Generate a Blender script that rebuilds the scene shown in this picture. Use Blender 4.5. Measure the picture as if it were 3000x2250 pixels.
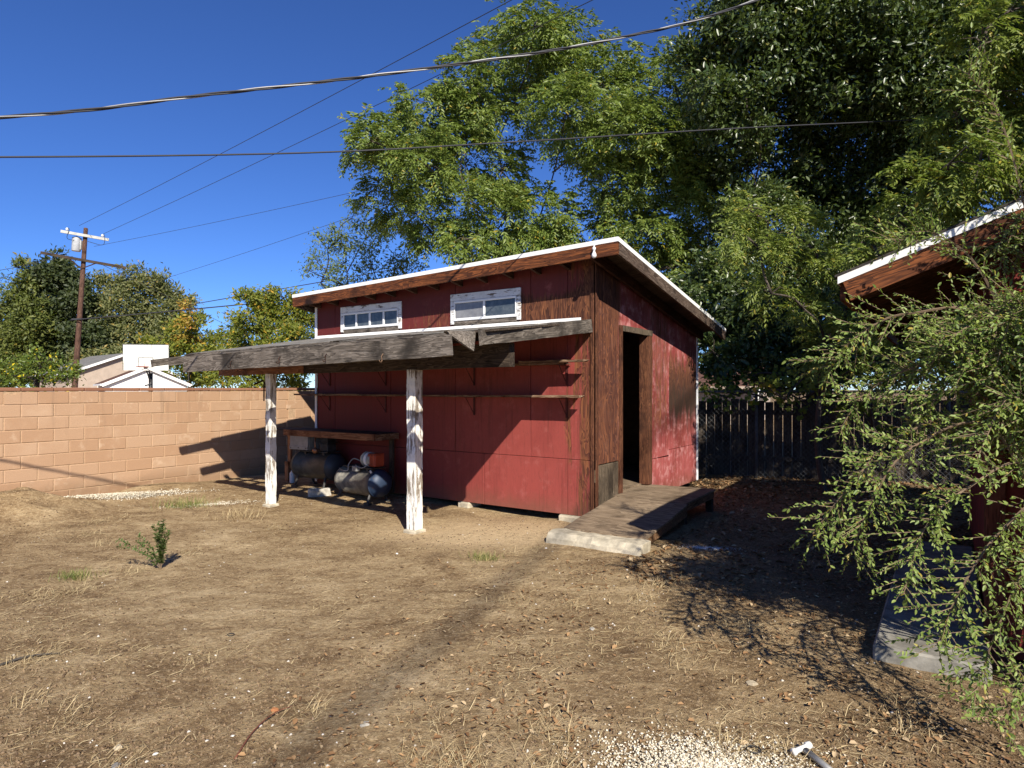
import bpy, math, random
import numpy as np
from mathutils import Vector, Matrix, Quaternion

for o in list(bpy.data.objects):
    bpy.data.objects.remove(o, do_unlink=True)
S = bpy.context.scene
C = S.collection
R = math.radians
random.seed(7)
RNG = np.random.default_rng(11)

# ------------------------------------------------------------------ camera
EYE = 1.6
FPX, CX, CY = 1880.0, 1500.0, 1140.0
cd = bpy.data.cameras.new('camera')
cam = bpy.data.objects.new('camera', cd)
C.objects.link(cam)
cam.location = (0, 0, EYE)
cam.rotation_euler = (R(90), 0, 0)
cd.sensor_width = 36.0
cd.lens = FPX / 3000 * 36
cd.shift_y = 0.005
cd.clip_start = 0.05
cd.clip_end = 3000
S.camera = cam

# ------------------------------------------------------------------ light
SUN_EL = R(36.6)
LX, LY = -0.284, 0.959                      # way the light travels over the ground
w = bpy.data.worlds.new('World')
S.world = w
w.use_nodes = True
nt = w.node_tree
nt.nodes.clear()
sky = nt.nodes.new('ShaderNodeTexSky')
sky.sky_type = 'NISHITA'
sky.sun_disc = False
sky.sun_elevation = SUN_EL
sky.sun_rotation = math.atan2(-LX, -LY)
sky.altitude = 2500
sky.air_density = 1.0
sky.dust_density = 0.0
sky.ozone_density = 10.0
bg = nt.nodes.new('ShaderNodeBackground')
bg.inputs['Strength'].default_value = 0.092
wo = nt.nodes.new('ShaderNodeOutputWorld')
hs = nt.nodes.new('ShaderNodeHueSaturation')
hs.inputs['Saturation'].default_value = 1.06
hs.inputs['Hue'].default_value = 0.509
nt.links.new(sky.outputs[0], hs.inputs['Color'])
nt.links.new(hs.outputs[0], bg.inputs[0])
nt.links.new(bg.outputs[0], wo.inputs[0])
sl = bpy.data.lights.new('sun', 'SUN')
sl.energy = 5.0
sl.angle = R(0.53)
sl.color = (1.0, 0.93, 0.82)
sun = bpy.data.objects.new('sun', sl)
C.objects.link(sun)
sun.location = (6, -18, 12)
ce = math.cos(SUN_EL)
sun.rotation_euler = Vector((LX * ce, LY * ce, -math.sin(SUN_EL))).to_track_quat('-Z', 'Y').to_euler()
S.view_settings.view_transform = 'Standard'
S.view_settings.look = 'None'
S.view_settings.exposure = 0.68
S.view_settings.gamma = 1.0
S.view_settings.use_curve_mapping = False
S.render.engine = 'CYCLES'
S.cycles.max_bounces = 6
S.cycles.diffuse_bounces = 3
S.cycles.transparent_max_bounces = 8


def at(px, py, Y):
    return np.array([(px - CX) / FPX * Y, Y, EYE - (py - CY) / FPX * Y])


# ------------------------------------------------------------------ node helper
class G:
    def __init__(s, name):
        s.m = bpy.data.materials.new(name)
        s.m.use_nodes = True
        s.t = s.m.node_tree
        s.t.nodes.clear()
        s.out = s.n('ShaderNodeOutputMaterial')

    def n(s, typ, **k):
        x = s.t.nodes.new(typ)
        for a, b in k.items():
            setattr(x, a, b)
        return x

    def put(s, sock, v):
        if isinstance(v, bpy.types.NodeSocket):
            s.t.links.new(v, sock)
        elif isinstance(v, (tuple, list)) and len(v) == 3 and sock.type == 'RGBA':
            sock.default_value = (*v, 1)
        else:
            sock.default_value = v

    def obj(s):
        return s.n('ShaderNodeTexCoord').outputs['Object']

    def rnd(s):
        return s.n('ShaderNodeObjectInfo').outputs['Random']

    def island(s):
        return s.n('ShaderNodeNewGeometry').outputs['Random Per Island']

    def sep(s, v):
        x = s.n('ShaderNodeSeparateXYZ')
        s.put(x.inputs[0], v)
        return x.outputs

    def vmul(s, v, sc, loc=None):
        x = s.n('ShaderNodeMapping')
        s.put(x.inputs['Vector'], v)
        x.inputs['Scale'].default_value = sc
        if loc is not None:
            s.put(x.inputs['Location'], loc)
        return x.outputs[0]

    def noise(s, v, scale=5, detail=4, rough=0.6, dist=0.0, col=False):
        x = s.n('ShaderNodeTexNoise')
        s.put(x.inputs['Vector'], v)
        x.inputs['Scale'].default_value = scale
        x.inputs['Detail'].default_value = detail
        x.inputs['Roughness'].default_value = rough
        x.inputs['Distortion'].default_value = dist
        return x.outputs[1 if col else 0]

    def voro(s, v, scale=5, feature='F1', out=0):
        x = s.n('ShaderNodeTexVoronoi', feature=feature)
        s.put(x.inputs['Vector'], v)
        x.inputs['Scale'].default_value = scale
        return x.outputs[out]

    def mth(s, op, a, b=0.0, clamp=False):
        x = s.n('ShaderNodeMath', operation=op, use_clamp=clamp)
        s.put(x.inputs[0], a)
        s.put(x.inputs[1], b)
        return x.outputs[0]

    def step(s, v, a, b):
        x = s.n('ShaderNodeMapRange', interpolation_type='SMOOTHSTEP')
        s.put(x.inputs[0], v)
        x.inputs[1].default_value = a
        x.inputs[2].default_value = b
        return x.outputs[0]

    def ramp(s, f, stops):
        x = s.n('ShaderNodeValToRGB')
        s.put(x.inputs[0], f)
        e = x.color_ramp.elements
        while len(e) < len(stops):
            e.new(0.5)
        for i, (p, c) in enumerate(stops):
            e[i].position = p
            e[i].color = (*c, 1)
        return x.outputs[0]

    def mix(s, f, a, b, mode='MIX'):
        x = s.n('ShaderNodeMix', data_type='RGBA', blend_type=mode)
        s.put(x.inputs[0], f)
        s.put(x.inputs[6], a)
        s.put(x.inputs[7], b)
        return x.outputs[2]

    def bump(s, h, strength=0.4, dist=0.01, nrm=None):
        x = s.n('ShaderNodeBump')
        s.put(x.inputs['Height'], h)
        x.inputs['Strength'].default_value = strength
        x.inputs['Distance'].default_value = dist
        if nrm is not None:
            s.put(x.inputs['Normal'], nrm)
        return x.outputs[0]

    def bsdf(s, col, rough=0.8, normal=None, spec=0.3, metal=0.0, trans=0.0):
        x = s.n('ShaderNodeBsdfPrincipled')
        s.put(x.inputs['Base Color'], col)
        s.put(x.inputs['Roughness'], rough)
        s.put(x.inputs['Specular IOR Level'], spec)
        s.put(x.inputs['Metallic'], metal)
        s.put(x.inputs['Transmission Weight'], trans)
        if normal is not None:
            s.put(x.inputs['Normal'], normal)
        s.t.links.new(x.outputs[0], s.out.inputs[0])
        return s.m


def plain(name, col, rough=0.7, spec=0.3, metal=0.0, var=0.25, scale=9.0, bump=0.15):
    g = G(name)
    o = g.obj()
    f = g.noise(o, scale, 5, 0.65)
    c = g.mix(g.step(f, 0.3, 0.75), tuple(x * (1 - var) for x in col), tuple(min(1, x * (1 + var)) for x in col))
    return g.bsdf(c, rough, g.bump(f, bump, 0.01), spec, metal)


def wood(name, dark, mid, light, scale=1.0, rough=0.85, crack=0.5, axis=0):
    """plank: grain runs along the local x (or y, z) axis"""
    g = G(name)
    o = g.obj()
    r = g.rnd()
    off = g.n('ShaderNodeCombineXYZ')
    g.put(off.inputs[0], g.mth('MULTIPLY', r, 37.0))
    g.put(off.inputs[1], g.mth('MULTIPLY', r, 11.0))
    sc = [9 * scale] * 3
    sc[axis] = 0.9 * scale
    v = g.vmul(o, sc, off.outputs[0])
    n1 = g.noise(v, 1.6, 3, 0.55, 1.2)
    fine = g.noise(v, 9, 4, 0.7, 0.3)
    blot = g.noise(g.vmul(o, (1, 1, 1), off.outputs[0]), 2.3, 4, 0.6)
    bands = g.mth('FRACT', g.mth('MULTIPLY', n1, 7.0))
    f = g.mth('ADD', g.mth('MULTIPLY', bands, 0.45), g.mth('MULTIPLY', fine, 0.6))
    c = g.ramp(f, [(0.15, dark), (0.5, mid), (0.85, light)])
    c = g.mix(g.step(blot, 0.5, 0.72), c, dark)
    ck = g.step(g.noise(v, 4.5, 2, 0.5), 0.62, 0.68)
    c = g.mix(g.mth('MULTIPLY', ck, crack), c, tuple(x * 0.35 for x in dark))
    nb = g.bump(g.mth('SUBTRACT', f, g.mth('MULTIPLY', ck, 1.2)), 0.55, 0.006)
    return g.bsdf(c, rough, nb, 0.2)


def paint_over(name, paint, under_d, under_l, amount=0.5, rough=0.7, axis=2, scale=1.0):
    """flaking paint over grey wood"""
    g = G(name)
    o = g.obj()
    sc = [13 * scale] * 3
    sc[axis] = 1.1 * scale
    v = g.vmul(o, sc)
    a = g.noise(v, 3.0, 6, 0.72, 0.6)
    b = g.noise(o, 2.6 * scale, 4, 0.6)
    fl = g.mth('ADD', g.mth('MULTIPLY', a, 0.7), g.mth('MULTIPLY', b, 0.45))
    m = g.step(fl, 0.80 - 0.5 * amount, 0.84 - 0.5 * amount)
    grain = g.noise(v, 12, 3, 0.6)
    und = g.mix(grain, under_d, under_l)
    pc = g.mix(g.step(g.noise(o, 11, 5, 0.7), 0.4, 0.75), paint, tuple(x * 0.82 for x in paint))
    c = g.mix(m, pc, und)
    return g.bsdf(c, rough, g.bump(g.mth('SUBTRACT', g.mth('MULTIPLY', grain, 0.25), m), 0.5, 0.004), 0.25)


def leafmat(name, dark, light, yellow=None, yamt=0.06, trans=0.35, rough=0.5, spec=0.28):
    g = G(name)
    r = g.island()
    c = g.mix(r, dark, light)
    if yellow:
        c = g.mix(g.step(g.mth('FRACT', g.mth('MULTIPLY', r, 17.3)), 1 - yamt, 1 - yamt * 0.8), c, yellow)
    p = g.n('ShaderNodeBsdfPrincipled')
    g.put(p.inputs['Base Color'], c)
    p.inputs['Roughness'].default_value = rough
    p.inputs['Specular IOR Level'].default_value = spec
    t = g.n('ShaderNodeBsdfTranslucent')
    tc = g.mix(0.6, c, (0.30, 0.42, 0.04), 'MIX')
    g.put(t.inputs[0], tc)
    mx = g.n('ShaderNodeMixShader')
    mx.inputs[0].default_value = trans
    g.t.links.new(p.outputs[0], mx.inputs[1])
    g.t.links.new(t.outputs[0], mx.inputs[2])
    g.t.links.new(mx.outputs[0], g.out.inputs[0])
    return g.m


# ------------------------------------------------------------------ mesh helpers
def link(o, parent=None, loc=None):
    C.objects.link(o)
    if parent is not None:
        o.parent = parent
    if loc is not None:
        o.location = loc
    return o


def mk(name, V, F, mat, parent=None, smooth=False, loc=None):
    me = bpy.data.meshes.new(name)
    V = np.asarray(V, dtype=np.float32)
    if isinstance(F, np.ndarray):
        k = F.shape[1]
        me.vertices.add(len(V))
        me.vertices.foreach_set('co', V.ravel())
        me.loops.add(F.size)
        me.loops.foreach_set('vertex_index', F.ravel().astype(np.int32))
        me.polygons.add(len(F))
        me.polygons.foreach_set('loop_start', np.arange(0, F.size, k, dtype=np.int32))
        me.polygons.foreach_set('loop_total', np.full(len(F), k, dtype=np.int32))
        me.update(calc_edges=True)
    else:
        me.from_pydata([tuple(map(float, v)) for v in V], [], F)
        me.update()
    if smooth:
        me.polygons.foreach_set('use_smooth', np.ones(len(me.polygons), dtype=bool))
    if mat is not None:
        me.materials.append(mat)
    return link(bpy.data.objects.new(name, me), parent, loc)


def root(name, label, cat, loc=(0, 0, 0), rz=0.0, group=None, rot=None):
    o = bpy.data.objects.new(name, None)
    o.empty_display_size = 0.2
    C.objects.link(o)
    o.location = loc
    o.rotation_euler = rot if rot else (0, 0, rz)
    return tag(o, label, cat, group)


def tag(o, label=None, cat=None, group=None, kind=None):
    if label: o['label'] = label
    if cat: o['category'] = cat
    if group: o['group'] = group
    if kind: o['kind'] = kind
    return o


class MB:
    def __init__(s):
        s.V = []
        s.F = []

    def add(s, V, F):
        b = len(s.V)
        s.V += [tuple(map(float, v)) for v in V]
        s.F += [[i + b for i in f] for f in F]
        return s

    def box(s, x0, x1, y0, y1, z0, z1, c=0.004):
        return s.add(*cbox(x0, x1, y0, y1, z0, z1, c))

    def tube(s, P, rad, k=8, cap=True):
        return s.add(*tube(P, rad, k, cap))

    def lathe(s, prof, k=20, M=None):
        V, F = lathe(prof, k)
        if M is not None:
            V = [M @ Vector(v) for v in V]
        return s.add(V, F)

    def xf(s, M):
        s.V = [tuple(M @ Vector(v)) for v in s.V]
        return s

    def build(s, name, mat, parent=None, smooth=False, loc=None):
        return mk(name, s.V, s.F, mat, parent, smooth, loc)


def cbox(x0, x1, y0, y1, z0, z1, c=0.004):
    """chamfered box"""
    X, Y, Z = (x0, x1), (y0, y1), (z0, z1)
    c = min(c, (x1 - x0) * 0.3, (y1 - y0) * 0.3, (z1 - z0) * 0.3)
    V, ix = [], {}
    for i in (0, 1):
        for j in (0, 1):
            for k in (0, 1):
                p = [X[i], Y[j], Z[k]]
                d = [c if q == 0 else -c for q in (i, j, k)]
                for a in range(3):
                    q = list(p)
                    for b in range(3):
                        if b != a:
                            q[b] += d[b]
                    ix[(i, j, k, a)] = len(V)
                    V.append(q)
    F = []
    for a in range(3):
        b, d = (a + 1) % 3, (a + 2) % 3
        for sgn in (0, 1):
            f = []
            for u, v in ((0, 0), (1, 0), (1, 1), (0, 1)):
                k = [0, 0, 0]
                k[a] = sgn; k[b] = u; k[d] = v
                f.append(ix[(*k, a)])
            F.append(f if sgn else f[::-1])
        for u in (0, 1):
            for v in (0, 1):
                k0 = [0, 0, 0]; k1 = [0, 0, 0]
                k0[b] = k1[b] = u; k0[d] = k1[d] = v
                k1[a] = 1
                F.append([ix[(*k0, b)], ix[(*k1, b)], ix[(*k1, d)], ix[(*k0, d)]])
    for i in (0, 1):
        for j in (0, 1):
            for k in (0, 1):
                F.append([ix[(i, j, k, 0)], ix[(i, j, k, 1)], ix[(i, j, k, 2)]])
    return V, F


def box(name, x0, x1, y0, y1, z0, z1, mat, parent=None, c=0.004):
    return mk(name, *cbox(x0, x1, y0, y1, z0, z1, c), mat, parent)


def beam(name, p0, p1, w_, h_, mat, parent=None, up=(0, 0, 1), jit=0.0, seg=6, c=0.003, ends=0.0, seed=0):
    """board from p0 to p1 (centre line); w_ sideways, h_ along up; its own x axis runs along it"""
    p0, p1 = Vector(p0), Vector(p1)
    L = (p1 - p0).length
    rr = random.Random(seed + int(L * 1e4))
    xs = np.linspace(0, L, seg + 1)
    V, F = [], []
    for i, x in enumerate(xs):
        for (sy, sz) in ((-1, -1), (1, -1), (1, 1), (-1, 1)):
            ex = 0.0
            if i in (0, seg):
                ex = rr.uniform(-ends, ends)
            V.append((x + ex, sy * w_ / 2 + rr.uniform(-jit, jit) * 0.5, sz * h_ / 2 + rr.uniform(-jit, jit)))
    for i in range(seg):
        for k in range(4):
            a, b = i * 4 + k, i * 4 + (k + 1) % 4
            F.append([a, a + 4, b + 4, b][::-1])
    F.append([0, 1, 2, 3][::-1])
    F.append([4 * seg + k for k in range(4)])
    me = bpy.data.meshes.new(name)
    me.from_pydata(V, [], F)
    me.update()
    me.materials.append(mat)
    o = link(bpy.data.objects.new(name, me), parent, p0)
    x = (p1 - p0).normalized()
    y = Vector(up).cross(x).normalized()
    z = x.cross(y)
    o.rotation_euler = Matrix((x, y, z)).transposed().to_euler()
    return o


def tube(P, rad, k=8, cap=True):
    P = [Vector(p) for p in P]
    n = len(P)
    if not hasattr(rad, '__len__'):
        rad = [rad] * n
    V, F = [], []
    prev = None
    for i, p in enumerate(P):
        d = (P[min(i + 1, n - 1)] - P[max(i - 1, 0)]).normalized()
        u = prev if prev is not None else (Vector((0, 0, 1)) if abs(d.z) < 0.9 else Vector((1, 0, 0)))
        u = (u - d * u.dot(d))
        u.normalize()
        prev = u
        v = d.cross(u)
        for j in range(k):
            a = 2 * math.pi * j / k
            V.append(p + (u * math.cos(a) + v * math.sin(a)) * rad[i])
    for i in range(n - 1):
        for j in range(k):
            a, b = i * k + j, i * k + (j + 1) % k
            F.append([a, b, b + k, a + k])
    if cap:
        F.append(list(range(k))[::-1])
        F.append([(n - 1) * k + j for j in range(k)])
    return V, F


def lathe(prof, k=20):
    """profile (x, r) turned round the x axis"""
    V, F = [], []
    n = len(prof)
    for (x, r) in prof:
        for j in range(k):
            a = 2 * math.pi * j / k
            V.append((x, r * math.cos(a), r * math.sin(a)))
    for i in range(n - 1):
        for j in range(k):
            a, b = i * k + j, i * k + (j + 1) % k
            F.append([a, a + k, b + k, b][::-1])
    F.append(list(range(k))[::-1])
    F.append([(n - 1) * k + j for j in range(k)])
    return V, F


def spline(P, n=12):
    """Catmull-Rom through P"""
    P = [np.asarray(p, float) for p in P]
    P = [2 * P[0] - P[1]] + P + [2 * P[-1] - P[-2]]
    out = []
    for i in range(1, len(P) - 2):
        for t in np.linspace(0, 1, n, endpoint=False):
            a, b, c, d = P[i - 1], P[i], P[i + 1], P[i + 2]
            out.append(0.5 * (2 * b + (c - a) * t + (2 * a - 5 * b + 4 * c - d) * t * t + (3 * b - a - 3 * c + d) * t ** 3))
    out.append(P[-2])
    return out


# ------------------------------------------------------------------ ground height
def hsh(ix, iy, s):
    h = np.sin(ix * 127.1 + iy * 311.7 + s * 74.7) * 43758.5453
    return h - np.floor(h)


def vn(x, y, s=0):
    x = np.asarray(x, float); y = np.asarray(y, float)
    ix, iy = np.floor(x), np.floor(y)
    fx, fy = x - ix, y - iy
    fx = fx * fx * (3 - 2 * fx); fy = fy * fy * (3 - 2 * fy)
    a = hsh(ix, iy, s) * (1 - fx) + hsh(ix + 1, iy, s) * fx
    b = hsh(ix, iy + 1, s) * (1 - fx) + hsh(ix + 1, iy + 1, s) * fx
    return (a * (1 - fy) + b * fy) * 2 - 1


def sst(v, a, b):
    t = np.clip((v - a) / (b - a), 0, 1)
    return t * t * (3 - 2 * t)


def gz(x, y):
    x = np.asarray(x, float); y = np.asarray(y, float)
    far = 1 - sst(np.hypot(x, y - 6), 14, 24)
    z = 0.030 * vn(x * 0.5, y * 0.5, 1) + 0.012 * vn(x * 1.7, y * 1.7, 2) + 0.006 * vn(x * 5, y * 5, 3) \
        + 0.0035 * vn(x * 13, y * 13, 4) + 0.0015 * vn(x * 29, y * 29, 5)
    z = z * far
    # soil heaped against the block wall, and the low rise under the lean-to
    z = z + 0.27 * np.exp(-(((x + 6.30) / 0.85) ** 2 + ((y - 8.10) / 0.42) ** 2)) * (0.8 + 0.3 * vn(x * 4, y * 4, 8))
    z = z + 0.07 * np.exp(-(((x + 5.6) / 0.9) ** 2 + ((y - 9.75) / 0.4) ** 2))
    z = z + 0.07 * np.exp(-(((x + 2.9) / 2.2) ** 2 + ((y - 9.9) / 1.0) ** 2))
    dw = 0.837 * (x + 6.504) - 0.547 * (y - 8.15)
    z = z + 0.085 * (1 - sst(dw, 0.0, 1.6)) * (1 - sst(np.hypot(x, y - 6), 9, 13))
    return z


def gzf(x, y):
    return float(gz(x, y))

# ------------------------------------------------------------------ materials
M = {}


def red_wall(name, side):
    """red paint on plywood, worn to the wood by sun and wet; coordinates are the shed's own"""
    g = G(name)
    o = g.obj()
    x, y, z = g.sep(o)
    u = y if side else x
    st = g.vmul(o, (7, 7, 0.55))
    fine = g.vmul(o, (30, 30, 1.1))
    n_st = g.noise(st, 2.2, 5, 0.65, 0.5)
    n_f = g.noise(fine, 2.6, 5, 0.72, 0.8)
    n_b = g.noise(o, 1.3, 4, 0.6)
    n_m = g.noise(o, 5.5, 5, 0.7)
    # bare plywood: cathedral grain
    rings = g.mth('FRACT', g.mth('MULTIPLY', g.noise(g.vmul(o, (3.2, 3.2, 0.7)), 1.6, 2, 0.5, 1.4), 11.0))
    wd = g.ramp(g.mth('ADD', g.mth('MULTIPLY', rings, 0.16), g.mth('ADD', g.mth('MULTIPLY', n_f, 0.50), g.mth('MULTIPLY', n_st, 0.34))),
                [(0.34, (0.016, 0.009, 0.006)), (0.49, (0.068, 0.028, 0.015)), (0.64, (0.25, 0.098, 0.040))])
    if side:
        pa = g.mix(g.step(n_b, 0.36, 0.64), (0.36, 0.092, 0.086), (0.22, 0.042, 0.038))
        pa = g.mix(g.step(n_m, 0.47, 0.66), pa, (0.50, 0.215, 0.205))
        bare = g.step(g.mth('ADD', u, g.mth('MULTIPLY', n_st, 0.35)), 0.98, 0.62)
        low = g.step(g.mth('ADD', z, g.mth('MULTIPLY', n_st, 1.1)), 2.35, 1.0)
        bare = g.mth('ADD', g.mth('MULTIPLY', bare, 0.29), g.mth('MULTIPLY', g.mth('MULTIPLY', low, g.step(u, 0.7, 0.2)), 0.35))
        zz = g.mth('SUBTRACT', z, g.mth('MULTIPLY', g.mth('ADD', n_st, g.mth('MULTIPLY', n_f, 0.6)), 1.1))
        blk = g.mth('MULTIPLY', g.step(u, 2.385, 2.40), g.mth('MULTIPLY', g.step(zz, -0.12, 0.50), g.step(zz, 1.05, 0.55)))
        org = g.mth('MULTIPLY', g.step(u, 2.385, 2.40), g.mth('MULTIPLY', g.step(zz, 0.30, 0.60), g.step(zz, 1.35, 0.8)))
        scr = g.mth('MULTIPLY', g.step(u, 1.62, 1.70), g.mth('MULTIPLY', g.step(u, 2.42, 2.2), g.step(z, 0.75, 1.25)))
        thr = g.mth('ADD', g.mth('ADD', bare, g.mth('MULTIPLY', org, 0.40)), g.mth('ADD', 0.13, g.mth('MULTIPLY', scr, 0.10)))
    else:
        fade_shade = g.step(g.mth('ADD', u, g.mth('MULTIPLY', n_b, 1.4)), -2.9, -0.6)
        pa = g.mix(fade_shade, (0.15, 0.021, 0.019), (0.285, 0.058, 0.048))  # fading mixed with painted shade: darker red under the lean-to
        pa = g.mix(g.mth('MULTIPLY', g.step(z, 2.3, 2.5), 0.75), pa, (0.095, 0.016, 0.014))  # upper band painted darker to deepen the roof overhang's shade
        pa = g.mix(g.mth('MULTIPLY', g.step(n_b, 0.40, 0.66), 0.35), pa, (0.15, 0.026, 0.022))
        pa = g.mix(g.mth('MULTIPLY', g.step(n_m, 0.52, 0.74), g.mth('MULTIPLY', fade_shade, 0.5)), pa, (0.38, 0.115, 0.098))
        bare = g.step(g.mth('ADD', u, g.mth('MULTIPLY', n_st, 0.9)), 0.0, 0.42)
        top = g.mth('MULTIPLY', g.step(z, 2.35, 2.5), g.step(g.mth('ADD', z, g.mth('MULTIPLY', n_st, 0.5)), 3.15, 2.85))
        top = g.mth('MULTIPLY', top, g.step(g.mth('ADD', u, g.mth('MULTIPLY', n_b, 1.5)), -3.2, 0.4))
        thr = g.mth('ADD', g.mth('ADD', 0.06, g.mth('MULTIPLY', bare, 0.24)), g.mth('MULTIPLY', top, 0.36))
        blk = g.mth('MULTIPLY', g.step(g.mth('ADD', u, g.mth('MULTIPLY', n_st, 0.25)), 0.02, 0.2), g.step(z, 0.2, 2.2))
    f = g.mth('ADD', g.mth('MULTIPLY', n_f, 0.62), g.mth('MULTIPLY', n_st, 0.38))
    m = g.step(g.mth('ADD', f, thr), 0.64, 0.80)
    c = g.mix(g.mth('MULTIPLY', m, 0.93), pa, wd)
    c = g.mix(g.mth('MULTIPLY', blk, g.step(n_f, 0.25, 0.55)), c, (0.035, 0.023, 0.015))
    drip = g.step(g.noise(g.vmul(o, (9, 9, 0.35)), 3.0, 5, 0.68), 0.50, 0.70)
    grain = g.noise(g.vmul(o, (16, 16, 3.0)), 3.0, 5, 0.75, 1.5)
    c = g.mix(g.mth('MULTIPLY', g.step(grain, 0.52, 0.66), 0.24 if side else 0.34), c, (0.10, 0.030, 0.022))
    c = g.mix(g.mth('MULTIPLY', drip, 0.45 if side else 0.36), c, (0.07, 0.022, 0.016))
    mud = g.mth('MULTIPLY', g.step(g.mth('ADD', z, g.mth('MULTIPLY', n_m, 0.3)), 0.50, 0.18), 0.55)
    c = g.mix(mud, c, (0.16, 0.08, 0.05))
    h = g.mth('SUBTRACT', g.mth('MULTIPLY', n_f, 0.5), m)
    return g.bsdf(c, g.mth('ADD', 0.62, g.mth('MULTIPLY', m, 0.25)), g.bump(h, 0.45, 0.004), 0.22)


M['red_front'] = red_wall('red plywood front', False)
M['red_side'] = red_wall('red plywood side', True)
M['red_soft'] = plain('red eave paint', (0.10, 0.013, 0.012), 0.8, 0.2, var=0.4)
M['groove_grey'] = wood('grey weathered siding', (0.035, 0.026, 0.018), (0.10, 0.075, 0.05), (0.20, 0.155, 0.11), 1.3, axis=2)
M['brown_trim'] = wood('brown bare trim', (0.028, 0.012, 0.008), (0.090, 0.034, 0.018), (0.19, 0.080, 0.038), 1.2, axis=2)
M['fascia'] = wood('stained fascia board', (0.018, 0.008, 0.005), (0.085, 0.028, 0.011), (0.26, 0.085, 0.026), 0.8, 0.7)
M['barge_grey'] = wood('dark weathered barge board', (0.022, 0.015, 0.011), (0.075, 0.05, 0.036), (0.20, 0.15, 0.115), 1.0)
M['old_board'] = wood('grey weathered board', (0.030, 0.025, 0.020), (0.11, 0.092, 0.074), (0.25, 0.215, 0.18), 0.9)
M['old_dark'] = wood('dark old timber', (0.018, 0.013, 0.010), (0.05, 0.036, 0.026), (0.12, 0.09, 0.065), 0.9)
M['rafter'] = wood('rafter timber', (0.03, 0.014, 0.009), (0.07, 0.03, 0.017), (0.13, 0.06, 0.035), 1.0)
M['bench_wood'] = wood('reddish bench timber', (0.08, 0.03, 0.014), (0.20, 0.085, 0.04), (0.33, 0.16, 0.08), 0.9)
M['leg_wood'] = wood('bench leg timber', (0.13, 0.055, 0.025), (0.30, 0.14, 0.065), (0.46, 0.25, 0.13), 1.0)
M['shelf_wood'] = wood('shelf board', (0.045, 0.024, 0.014), (0.15, 0.085, 0.05), (0.34, 0.24, 0.16), 1.2)
M['plywood'] = wood('weathered plywood deck', (0.075, 0.052, 0.033), (0.20, 0.145, 0.095), (0.34, 0.26, 0.175), 0.55, crack=0.25)
M['white_flake'] = paint_over('flaking white post paint', (0.80, 0.78, 0.72), (0.09, 0.07, 0.052), (0.36, 0.30, 0.23), 0.44, axis=0)
M['white_frame'] = paint_over('worn white window paint', (0.74, 0.74, 0.72), (0.07, 0.055, 0.045), (0.25, 0.20, 0.16), 0.36, axis=0, scale=1.5)
M['white_sash'] = plain('white sash paint', (0.76, 0.77, 0.77), 0.5, 0.4, var=0.06)
M['white_roof'] = plain('white roof coating', (0.80, 0.79, 0.75), 0.7, 0.3, var=0.06, scale=5)
M['shingle'] = plain('dark roll roofing', (0.055, 0.048, 0.042), 0.95, 0.1, var=0.5, scale=30, bump=0.5)
M['lean_sheet'] = plain('dull weathered roll roofing', (0.20, 0.185, 0.16), 0.95, 0.1, var=0.4, scale=6, bump=0.4)
M['iron'] = plain('rusty iron', (0.045, 0.022, 0.013), 0.8, 0.3, 0.2, var=0.5)
M['dark_red_iron'] = plain('red painted bracket', (0.08, 0.016, 0.014), 0.7, 0.3, var=0.4)
M['porcelain'] = plain('white porcelain', (0.72, 0.72, 0.70), 0.2, 0.5, var=0.05)
M['concrete'] = plain('old concrete', (0.40, 0.37, 0.31), 0.95, 0.15, var=0.35, scale=14, bump=0.6)
M['concrete_pale'] = plain('pale rough concrete', (0.43, 0.38, 0.285), 0.95, 0.15, var=0.28, scale=11, bump=0.8)
M['inside'] = plain('bare stud wall inside', (0.07, 0.045, 0.03), 0.9, 0.1)


def glassmat(name, col, mottl):
    g = G(name)
    o = g.obj()
    n = g.noise(o, 7, 5, 0.7)
    c = g.mix(g.step(n, 0.35, 0.7), col, mottl)
    return g.bsdf(c, g.mth('ADD', 0.06, g.mth('MULTIPLY', n, 0.18)), None, 0.6)


M['glass'] = glassmat('dusty window glass', (0.045, 0.058, 0.070), (0.10, 0.115, 0.125))
M['screen'] = glassmat('window glass with insect screen', (0.16, 0.16, 0.165), (0.24, 0.24, 0.24))


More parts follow.
